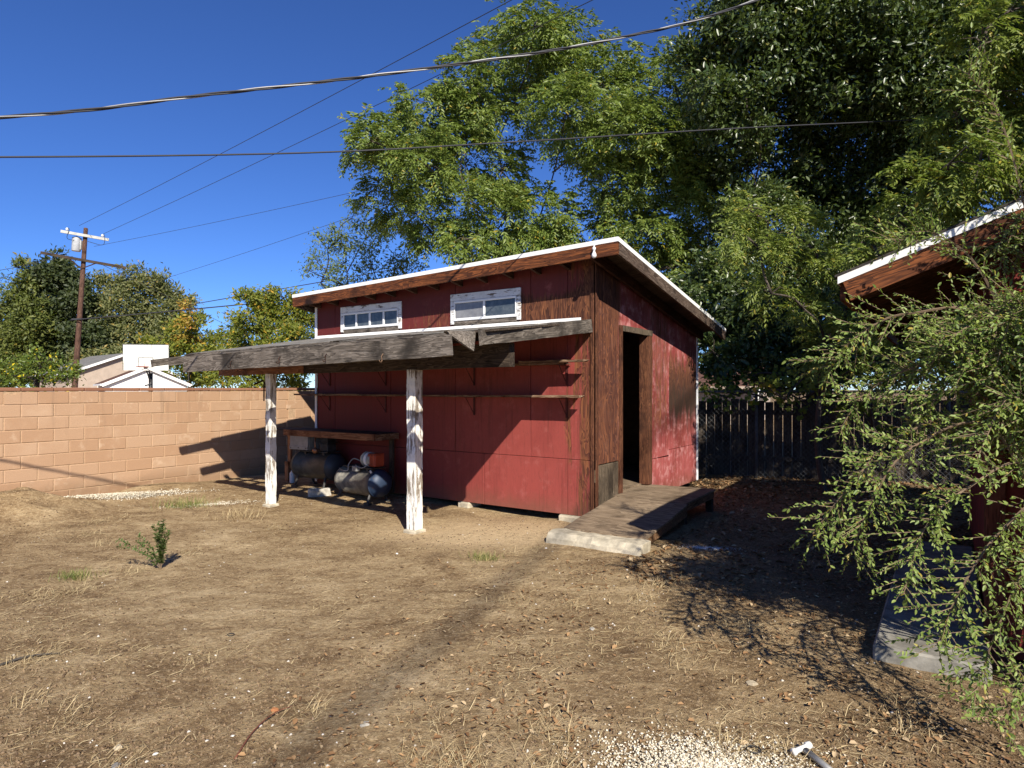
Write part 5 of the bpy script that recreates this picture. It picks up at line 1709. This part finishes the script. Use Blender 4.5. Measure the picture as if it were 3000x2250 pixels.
# ------------------------------------------------------------------ arching shrub in front of the outbuilding
def shrub():
    b0 = np.array([2.92, 3.22, gzf(2.92, 3.22)])
    t = root('arching_shrub', 'tall arching shrub with fine green leaves and hanging twigs against the outbuilding', 'shrub', tuple(b0))
    stems = []
    # long hanging branches seen in the photograph
    for P in ([(2.75, 3.2, .7), (2.45, 3.25, 1.45), (2.0, 3.3, 1.36), (1.72, 3.25, 1.12), (1.50, 3.2, .88)],
              [(2.75, 3.2, .7), (2.4, 3.2, 1.40), (2.0, 3.22, 1.30), (1.80, 3.2, 1.05), (1.69, 3.2, .78)],
              [(2.8, 3.2, .6), (2.5, 3.1, 1.22), (2.15, 3.05, 1.12), (1.93, 3.0, .95), (1.80, 2.95, .66)],
              [(2.8, 3.2, .6), (2.55, 3.0, 1.1), (2.25, 2.95, .95), (2.02, 2.9, .68), (1.92, 2.9, .44)],
              [(2.8, 3.1, .6), (2.6, 2.95, 1.05), (2.35, 2.9, .85), (2.15, 2.85, .52), (2.02, 2.8, .26)],
              [(2.8, 3.1, .6), (2.62, 2.9, .95), (2.45, 2.85, .75), (2.28, 2.8, .40), (2.12, 2.78, .14)],
              [(2.8, 3.2, .8), (2.5, 3.3, 1.9), (2.1, 3.4, 2.0), (1.85, 3.45, 1.88), (1.70, 3.45, 1.70)],
              [(2.8, 3.2, .8), (2.5, 3.3, 1.75), (2.15, 3.4, 1.72), (1.9, 3.45, 1.58), (1.75, 3.45, 1.36)],
              [(2.8, 3.2, .8), (2.55, 3.4, 2.1), (2.3, 3.5, 2.45), (2.1, 3.5, 2.40)],
              [(2.8, 3.2, .8), (2.7, 3.3, 2.2), (2.6, 3.4, 3.0), (2.45, 3.45, 3.3)]):
        stems.append([np.array(p) for p in P])
    r5 = random.Random(31)
    for i in range(86):
        a = r5.uniform(0, 2 * math.pi)
        reach = r5.uniform(0.35, 1.10)
        dx, dy = math.cos(a) * reach, math.sin(a) * reach * 0.6
        if dy > 0 and dx > -0.1:
            dy *= 0.25
        if dx < -0.5:
            dx = -0.5 + (dx + 0.5) * 0.55
        tx = b0[0] + dx
        top = r5.uniform(1.5, 2.02) if tx < 2.62 else r5.uniform(1.2, 3.0)
        s0 = b0 + [r5.uniform(-.12, .18), r5.uniform(-.12, .12), 0.05]
        mid = s0 + [dx * 0.35, dy * 0.35, top * 0.75]
        hi = s0 + [dx * 0.8, dy * 0.8, top]
        ti = s0 + [dx * 1.12, dy * 1.12, top - r5.uniform(-0.05, 0.38)]
        stems.append([s0, mid, hi, ti])
    wood_ = MB()
    PP, DD, LLs = [], [], []
    for st in stems:
        sp_ = np.array(spline([p for p in st], 9))
        n = len(sp_)
        wood_.tube([p - b0 for p in sp_], list(np.linspace(0.010, 0.0022, n)), 4, False)
        seg = np.diff(sp_, axis=0)
        for i in range(6, n - 1):
            d = seg[i] / np.linalg.norm(seg[i])
            nt_ = 3 if i > n * 0.35 else 2
            for _ in range(nt_):
                sd = np.array([r5.gauss(0, 1) for _ in range(3)])
                sd -= d * sd.dot(d)
                sd /= np.linalg.norm(sd)
                tl = r5.uniform(0.07, 0.26)
                q0 = sp_[i] + seg[i] * r5.random()
                tdir = d * 0.7 + sd * 0.8 + np.array([0, 0, 0.12])
                tdir /= np.linalg.norm(tdir)
                q1 = q0 + tdir * tl
                wood_.tube([q0 - b0, q1 - b0], [0.0022, 0.001], 3, False)
                m = int(tl / 0.0145)
                tt = np.linspace(0.08, 1.0, m)
                PP.append(q0 + (q1 - q0) * tt[:, None])
                dv = np.cross(tdir, rdir(m)) * 0.9 + tdir * 0.75
                DD.append(dv)
                LLs.append(RNG.uniform(0.013, 0.034, m))
        # leaves straight on the stem tip
        m = 40
        tt = RNG.uniform(0.55, 1.0, m) * (n - 1)
        ii = np.minimum(tt.astype(int), n - 2)
        PP.append(sp_[ii] + seg[ii] * (tt - ii)[:, None])
        dd = unit(seg[ii])
        DD.append(np.cross(dd, rdir(m)) * 0.9 + dd * 0.7)
        LLs.append(RNG.uniform(0.018, 0.038, m))
    P_, D_, L_ = np.concatenate(PP), np.concatenate(DD), np.concatenate(LLs)
    V, F = leaves(P_, D_, np.array([0.12, -0.6, 0.75]) + 0.65 * rdir(len(P_)), L_, L_ * 0.46, 6, 0.12)
    wood_.build('stems', M['twig'], t)
    mk('foliage', V - b0, F, LM['shrub'], t)


shrub()

# ------------------------------------------------------------------ small weed in the yard
def weed(label, x, y, h, spread, n, seed, tall_=None):
    b0 = np.array([x, y, gzf(x, y) - 0.004])
    t = root('weed', label, 'weed', tuple(b0))
    r6 = random.Random(seed)
    m = MB()
    PP, DD, LL = [], [], []
    for i in range(n):
        a = r6.uniform(0, 2 * math.pi)
        rr_ = r6.uniform(0.1, 1) * spread
        hh_ = h * r6.uniform(0.55, 1.0)
        tip = np.array([math.cos(a) * rr_, math.sin(a) * rr_ * 0.6, hh_])
        if tall_ and i < len(tall_):
            tip = np.array(tall_[i])
        sp_ = np.array(spline([np.zeros(3), tip * [0.35, 0.35, 0.55], tip], 6))
        m.tube(list(sp_), list(np.linspace(0.0035, 0.0012, len(sp_))), 4, False)
        k = 84
        tt = RNG.uniform(0.15, 1, k) * (len(sp_) - 1)
        ii = np.minimum(tt.astype(int), len(sp_) - 2)
        sg_ = np.diff(sp_, axis=0)
        PP.append(sp_[ii] + sg_[ii] * (tt - ii)[:, None])
        dd = unit(sg_[ii])
        DD.append(np.cross(dd, rdir(k)) + dd * 0.4)
        LL.append(RNG.uniform(0.016, 0.036, k))
    P_, D_, L_ = map(np.concatenate, (PP, DD, LL))
    V, F = leaves(P_, D_, np.array([0, 0, 1.0]) + 0.5 * rdir(len(P_)), L_, L_ * 0.5, 6)
    m.build('stems', M['twig'], t)
    mk('foliage', V, F, LM['weed'], t)


q = at(472, 1668, 1.6 * FPX / 528)
weed('small green weed growing alone in the bare soil', q[0], q[1], 0.42, 0.10, 15, 3,
     [(-0.40, 0.02, 0.26), (-0.36, -0.03, 0.22), (-0.2, 0.0, 0.30), (0.02, 0, 0.44), (-0.03, 0.02, 0.41), (0.05, -0.02, 0.38), (-0.24, 0.03, 0.24)])

# ------------------------------------------------------------------ loose stuff on the ground
keep_out = []


def blocked(x, y):
    """on the ramp, step, slab or inside the buildings"""
    dx, dy = x - SH[0], y - SH[1]
    c_, s_ = math.cos(SA), math.sin(SA)
    lx, ly = dx * c_ + dy * s_, -dx * s_ + dy * c_
    inb = ((lx > -5.0) & (lx < 0.02) & (ly > -0.02) & (ly < 3.7)) | ((lx > -0.02) & (lx < 1.06) & (ly > -1.15) & (ly < 1.65))
    ex, ey = x - OB[0], y - OB[1]
    ox, oy = ex * c_ + ey * s_, -ex * s_ + ey * c_
    inb |= ((ox > -0.61) & (oy > -0.42) & (oy < 2.9) & (ox < 0)) | ((ox >= -0.02) & (oy > -0.05) & (ox < 3.5) & (oy < 4.7))
    # beyond the block wall
    inb |= (0.837 * (x - BW[0]) - 0.547 * (y - BW[1])) < 0.04
    return inb


def scatter(n, x0, x1, y0, y1, wfun=None, near=True):
    """ground points, denser near the camera so that they look even in the picture"""
    out = []
    got = 0
    while got < n:
        m = n * 3
        y = 1 / RNG.uniform(1 / y1, 1 / y0, m) if near else RNG.uniform(y0, y1, m)
        x = RNG.uniform(x0, x1, m)
        ok = ~blocked(x, y)
        if wfun is not None:
            ok &= RNG.random(m) < wfun(x, y)
        p = np.stack([x[ok], y[ok]], 1)
        out.append(p)
        got += len(p)
    p = np.concatenate(out)[:n]
    return p, gz(p[:, 0], p[:, 1])


def patch(x, y, s=0.7, lo=0.05, hi=0.45, sd=20):
    return sst(vn(x * s, y * s, sd) * 0.6 + vn(x * s * 2.7, y * s * 2.7, sd + 1) * 0.4, lo - 0.15, hi)


OCT = np.array([(1, 0, 0), (0, 1, 0), (-1, 0, 0), (0, -1, 0), (0, 0, 1), (0, 0, -1)], float)
OCF = np.array([(0, 1, 4), (1, 2, 4), (2, 3, 4), (3, 0, 4), (1, 0, 5), (2, 1, 5), (3, 2, 5), (0, 3, 5)])


def pebbles(name, p, z, smin, smax, mat, flat=0.6, sink=0.15, label=None, cat=None):
    n = len(p)
    s = RNG.uniform(smin, smax, n)
    a = RNG.uniform(0, 6.28, n)
    V = np.tile(OCT, (n, 1, 1)) * (1 + RNG.uniform(-.35, .35, (n, 6, 1)))
    V = V * (s[:, None, None] * np.stack([np.ones(n), RNG.uniform(.55, 1, n), np.full(n, flat) * RNG.uniform(.6, 1.2, n)], 1)[:, None, :])
    c_, s_ = np.cos(a)[:, None], np.sin(a)[:, None]
    X = V[..., 0] * c_ - V[..., 1] * s_ + p[:, :1]
    Y = V[..., 0] * s_ + V[..., 1] * c_ + p[:, 1:2]
    Z = V[..., 2] + z[:, None] + (s * flat * (1 - sink * 2) * 0.6)[:, None]
    F = (OCF[None] + np.arange(n)[:, None, None] * 6).reshape(-1, 3)
    o = mk(name, np.stack([X, Y, Z], -1).reshape(-1, 3), F, mat)
    o['kind'] = 'stuff'
    if label:
        tag(o, label, cat)
    return o


def chipmat(name, a, b, c=None):
    g = G(name)
    r = g.island()
    col = g.mix(r, a, b)
    if c:
        col = g.mix(g.step(g.mth('FRACT', g.mth('MULTIPLY', r, 13.7)), 0.82, 0.86), col, c)
    return g.bsdf(col, 0.85, None, 0.25)


M['gravel'] = chipmat('cream gravel', (0.46, 0.40, 0.29), (0.76, 0.70, 0.56), (0.33, 0.26, 0.17))
M['chips'] = chipmat('pale stone chips', (0.34, 0.29, 0.22), (0.66, 0.62, 0.55), (0.26, 0.19, 0.13))
M['clod'] = chipmat('soil crumbs', (0.075, 0.047, 0.027), (0.26, 0.18, 0.105))
M['straw'] = chipmat('dry straw', (0.30, 0.22, 0.11), (0.58, 0.46, 0.26), (0.16, 0.095, 0.045))
M['litter'] = chipmat('dead leaves', (0.13, 0.065, 0.028), (0.33, 0.20, 0.095), (0.42, 0.31, 0.18))
M['grass'] = leafmat('green grass blade', (0.10, 0.15, 0.03), (0.22, 0.26, 0.07), (0.45, 0.36, 0.17), 0.35, 0.25, 0.55)
M['powder'] = chipmat('white powdery chips', (0.55, 0.54, 0.52), (0.78, 0.78, 0.77))

# soil crumbs and chips
p, z = scatter(26000, -7, 5, 2.4, 9.5, lambda x, y: 0.25 + 0.75 * patch(x, y, 0.9, -.2, .4, 22))
pebbles('soil_crumbs', p, z, 0.003, 0.012, M['clod'], 0.7, 0.25, 'brown soil crumbs strewn over the yard', 'soil')
p, z = scatter(850, -7, 5, 2.4, 10, lambda x, y: 0.15 + 0.85 * patch(x, y, 0.8, -.1, .4, 24) + 0.3 * (x > 0.6))
pebbles('stone_chips', p, z, 0.004, 0.013, M['chips'], 0.55, 0.2, 'small pale stone chips strewn over the yard', 'stones')


def blob(cx, cy, rx, ry, n, ang=0.0):
    """scatter for a spread heap"""
    a = RNG.uniform(0, 6.28, n)
    r = np.abs(RNG.normal(0, 0.52, n))
    x, y = np.cos(a) * r * rx, np.sin(a) * r * ry
    X = cx + x * math.cos(ang) - y * math.sin(ang)
    Y = cy + x * math.sin(ang) + y * math.cos(ang)
    hgt = np.exp(-r * r * 1.7)
    return np.stack([X, Y], 1), hgt


q = at(2035, 2265, 1.6 * FPX / 1115)
p, h = blob(q[0] + 0.05, q[1] - 0.05, 0.46, 0.30, 14000, -0.1)
pebbles('gravel_heap', p, gz(p[:, 0], p[:, 1]) + h * 0.035 * RNG.random(len(h)), 0.0025, 0.0095, M['gravel'], 0.7, 0.1, 'heap of cream gravel spilled on open soil', 'gravel')
p, h = blob(-5.52, 9.02, 0.85, 0.17, 7000, BA - 0.55)
ok = ~blocked(p[:, 0], p[:, 1])
p, h = p[ok], h[ok]
pebbles('gravel_heap', p, gz(p[:, 0], p[:, 1]) + h * 0.05 * RNG.random(len(h)), 0.004, 0.014, M['gravel'], 0.7, 0.1, 'strip of cream gravel along the foot of the block wall', 'gravel')
p, h = blob(1.98, 6.42, 0.34, 0.10, 1500, -0.2)
pebbles('powder_spill', p, gz(p[:, 0], p[:, 1]) + 0.001, 0.002, 0.008, M['powder'], 0.4, 0.2, 'white powder spilled on the shaded soil beside the ramp', 'powder')
p, h = blob(-4.05, 8.75, 0.75, 0.16, 900, 0.35)
pebbles('chip_strip', p, gz(p[:, 0], p[:, 1]), 0.004, 0.011, M['gravel'], 0.6, 0.1, 'thin trail of pale gravel leading to the far post', 'gravel')


def blades(p, z, L, tilt, wid, mat, name, label, cat, curve=0.5):
    n = len(p)
    a = RNG.uniform(0, 6.28, n)
    el = RNG.uniform(*tilt, n)
    D = np.stack([np.cos(a) * np.cos(el), np.sin(a) * np.cos(el), np.sin(el)], 1)
    Sd = np.stack([-np.sin(a), np.cos(a), np.zeros(n)], 1)
    L = RNG.uniform(*L, n)[:, None]
    W = RNG.uniform(*wid, n)[:, None]
    P0 = np.concatenate([p, z[:, None] + 0.002], 1)
    bend = rdir(n) * 0.3 * L
    bend[:, 2] = np.abs(bend[:, 2]) * 0.2
    P1 = P0 + D * L * 0.5 + bend * 0.5
    P2 = P0 + D * L + bend * 0.6 - np.array([0, 0, 1.0]) * L * curve * np.sin(el)[:, None] * 0.5
    zmin = gz(P2[:, 0], P2[:, 1]) + 0.0015
    P2[:, 2] = np.maximum(P2[:, 2], zmin)
    P1[:, 2] = np.maximum(P1[:, 2], gz(P1[:, 0], P1[:, 1]) + 0.003)
    T = np.array([0, 0, 1.0]) * W * 0.6
    V = np.stack([P0 - Sd * W, P0 + Sd * W + T, P1 - Sd * W * .8, P1 + Sd * W * .8 + T, P2], 1).reshape(-1, 3)
    i = np.arange(n)[:, None] * 5
    F = np.concatenate([i + [0, 1, 3], i + [0, 3, 2], i + [2, 3, 4]], 0)
    o = mk(name, V, F, mat)
    o['kind'] = 'stuff'
    return tag(o, label, cat)


p, z = scatter(21000, -7, 4.5, 2.4, 9.5, lambda x, y: 0.05 + 0.95 * patch(x, y, 0.85, 0.02, .42, 30) + 0.25 * np.exp(-((x + 0.3) ** 2 + (y - 5.4) ** 2) / 2.5))
blades(p, z, (0.012, 0.09), (0.0, 0.25), (0.0007, 0.0020), M['straw'], 'dry_straw', 'dry straw and broken stalks lying over the soil', 'straw')
# dry tufts: clustered
tc, _ = scatter(95, -7, 3.2, 2.6, 9.3, lambda x, y: 0.1 + 0.9 * patch(x, y, 0.85, 0.05, .45, 30))
tc = np.concatenate([tc, [[-0.15, 2.75], [0.05, 2.65], [-0.4, 2.8], [-0.25, 2.6], [0.2, 2.7], [-0.35, 3.1], [-2.5, 3.25], [-0.05, 6.2], [0.25, 6.4]]])
p = np.repeat(tc, 85, 0) + RNG.normal(size=(len(tc) * 85, 2)) * 0.07
blades(p, gz(p[:, 0], p[:, 1]), (0.03, 0.13), (0.05, 0.9), (0.0006, 0.0016), M['straw'], 'dry_tufts', 'dead yellow grass tufts dotted over the yard', 'dry grass')
for (px, py, n, s, lab) in ((545, 1490, 420, 0.16, 'tall pale dry grass clump behind the green weed'), (1418, 1640, 260, 0.07, 'small green grass tuft in the trodden earth before the shed'),
                            (225, 1690, 300, 0.08, 'low green grass tuft beside the weed in bare soil'), (700, 1520, 200, 0.16, 'thin dry grass clump near the foot of the far post')):
    yy = 1.6 * FPX / (py - CY)
    q = at(px, py, yy)
    p = np.array([[q[0], q[1]]]) + RNG.normal(size=(n, 2)) * s * np.array([1, .7])
    o = blades(p, gz(p[:, 0], p[:, 1]), (0.06, 0.22) if 'dry' in lab else (0.04, 0.12), (0.5, 1.5), (0.0008, 0.0022), M['grass'] if 'green' in lab else M['straw'], 'grass_tuft', lab, 'grass')

# dead leaves, thick near the fence and thin elsewhere
def litter(n, x0, x1, y0, y1, wf, L, name, label):
    p, z = scatter(n, x0, x1, y0, y1, wf)
    a = RNG.uniform(0, 6.28, n)
    D = np.stack([np.cos(a), np.sin(a), RNG.uniform(-.1, .5, n)], 1)
    LL = RNG.uniform(*L, n)
    V, F = leaves(np.concatenate([p, z[:, None] + 0.006], 1), D, np.array([0, 0, 1.0]) + 0.5 * rdir(n), LL, LL * RNG.uniform(.35, .7, n), 6, 0.25)
    o = mk(name, V, F, M['litter'])
    return tag(o, label, 'leaves', kind='stuff')


litter(5200, 1.0, 7.5, 5.2, 11.6, lambda x, y: 0.15 + 0.85 * sst(y, 8.3, 11), (0.03, 0.075), 'leaf_litter', 'dead brown leaves littering the shaded ground by the back fence')
litter(2600, -1.2, 3.2, 2.4, 6.0, lambda x, y: 0.12 + 0.88 * patch(x, y, 1.1, -.1, .4, 40) * sst(x + 0.35 * (5 - y), -0.6, 1.2), (0.012, 0.042), 'leaf_bits', 'crumbled dead leaf bits scattered over sunny soil')

# single things lying about
def stick(label, P, r, mat, cat='stick', name='stick'):
    P = [np.array([x, y, gzf(x, y) + r * 0.7 + dz]) for (x, y, dz) in P]
    m = MB()
    sp_ = spline(P, 6)
    m.tube(sp_, list(np.linspace(r, r * 0.5, len(sp_))), 6)
    o = m.build(name, mat, None, True)
    return tag(o, label, cat)


def gp(px, py):
    yy = 1.6 * FPX / (py - CY)
    q = at(px, py, yy)
    return q[0], q[1]


M['red_twig'] = plain('red brown twig', (0.15, 0.055, 0.035), 0.8, 0.2)
M['grey_twig'] = plain('dark grey twig', (0.07, 0.06, 0.05), 0.8, 0.2)
M['pvc'] = plain('white plastic', (0.70, 0.69, 0.64), 0.4, 0.4, var=0.08)
M['rubber'] = plain('black rubber', (0.02, 0.02, 0.02), 0.6, 0.4)
M['stone'] = plain('tan stone', (0.42, 0.35, 0.24), 0.9, 0.2, var=0.25)
M['stone_grey'] = plain('grey stone', (0.20, 0.19, 0.18), 0.9, 0.2, var=0.25)
M['orange_scrap'] = plain('orange brown scrap', (0.40, 0.17, 0.07), 0.8, 0.2)
stick('thin red brown twig with side shoots lying on the soil', [(*gp(688, 2225), 0), (*gp(740, 2155), .01), (*gp(800, 2105), .02), (*gp(858, 2075), .01)], 0.004, M['red_twig'])
stick('dark grey stick lying on bare soil in front of the block wall', [(*gp(-10, 1957), 0), (*gp(80, 1935), .01), (*gp(176, 1918), .0)], 0.008, M['grey_twig'])
stick('pale straw coloured stalk lying on the soil before the ramp', [(*gp(1660, 1731), 0), (*gp(1720, 1722), .005), (*gp(1780, 1724), .0)], 0.004, M['straw'])
stick('thin curved pale twig lying in the shadow of the shrub', [(*gp(1990, 1898), 0), (*gp(2060, 1890), .012), (*gp(2140, 1906), .0)], 0.0035, M['straw'])
# capped pipe stub
x, y = gp(2375, 2225)
pv = root('pipe_tee', 'white plastic pipe tee on a grey stub beside the gravel heap', 'pipe', (x, y, gzf(x, y)), 0.3)
m = MB()
m.tube([(0.012, -0.13, 0.012), (0.0, 0.03, 0.030)], 0.014, 10)
m.build('stub', M['steel'], pv, True)
m = MB()
m.tube([(-0.055, 0.04, 0.026), (0.035, 0.05, 0.036)], [0.012, 0.011], 10)
m.tube([(-0.06, 0.0395, 0.0255), (-0.045, 0.041, 0.027)], 0.016, 10)
m.tube([(0.020, 0.048, 0.0345), (0.042, 0.051, 0.037)], 0.016, 10)
m.build('tee', M['pvc'], pv, True)
for (px, py, rad, lab) in ((2208, 2206, 0.030, 'black rubber ring lying on the cream gravel heap'), (676, 1858, 0.022, 'small black ring lying alone on bare soil')):
    x, y = gp(px, py)
    m = MB()
    m.tube([(rad * math.cos(a), rad * 0.95 * math.sin(a), 0) for a in np.linspace(0, 2 * math.pi, 22)], 0.0035, 6, False)
    o = m.build('rubber_ring', M['rubber'], None, True, (x, y, gzf(x, y) + (0.022 if px > 2000 else 0.004)))
    tag(o, lab, 'ring')


def stone(label, px, py, s, mat, seed, flat=0.6, name='stone', cat='stone'):
    r7 = random.Random(seed)
    V, F = [], []
    for i in range(1, 5):
        th = math.pi * i / 5
        for j in range(8):
            a = 2 * math.pi * j / 8
            k = s * r7.uniform(0.8, 1.15)
            V.append((k * math.sin(th) * math.cos(a), k * 0.75 * math.sin(th) * math.sin(a), k * flat * math.cos(th)))
    for i in range(3):
        for j in range(8):
            a, b_ = i * 8 + j, i * 8 + (j + 1) % 8
            F.append([a, a + 8, b_ + 8, b_])
    F += [list(range(8)), [24 + j for j in range(8)][::-1]]
    x, y = gp(px, py)
    o = mk(name, V, F, mat, None, False, (x, y, gzf(x, y) + s * flat * 0.45))
    o.rotation_euler = (0, 0, r7.uniform(0, 3))
    return tag(o, label, cat)


stone('rounded tan stone lying on the bare soil', 347, 2185, 0.020, M['stone'], 1, 0.8)
stone('dark grey angular stone beside the tan one', 338, 2236, 0.024, M['stone_grey'], 2, 0.4)
stone('flat pale grey stone half buried in the trampled soil', 1070, 2132, 0.030, M['concrete'], 3, 0.25)
stone('flat cream stone lying beyond the gravel heap', 2205, 2005, 0.034, M['stone'], 4, 0.3)
stone('small white pebble shining on the open soil', 455, 2203, 0.013, M['pvc'], 5, 0.4, 'pebble', 'pebble')
stone('crumpled orange brown scrap near the red twig', 805, 2082, 0.022, M['orange_scrap'], 6, 0.5, 'scrap', 'scrap')
stone('grey broken shard lying in the middle of the yard', 1735, 1850, 0.026, M['concrete'], 7, 0.3, 'shard', 'shard')
stone('pale pebble in the trodden earth before the near post', 1163, 1624, 0.014, M['pvc'], 8, 0.6, 'pebble', 'pebble')
stone('white chip of plaster lying below the ramp', 1600, 1610, 0.014, M['pvc'], 9, 0.4, 'chip', 'chip')
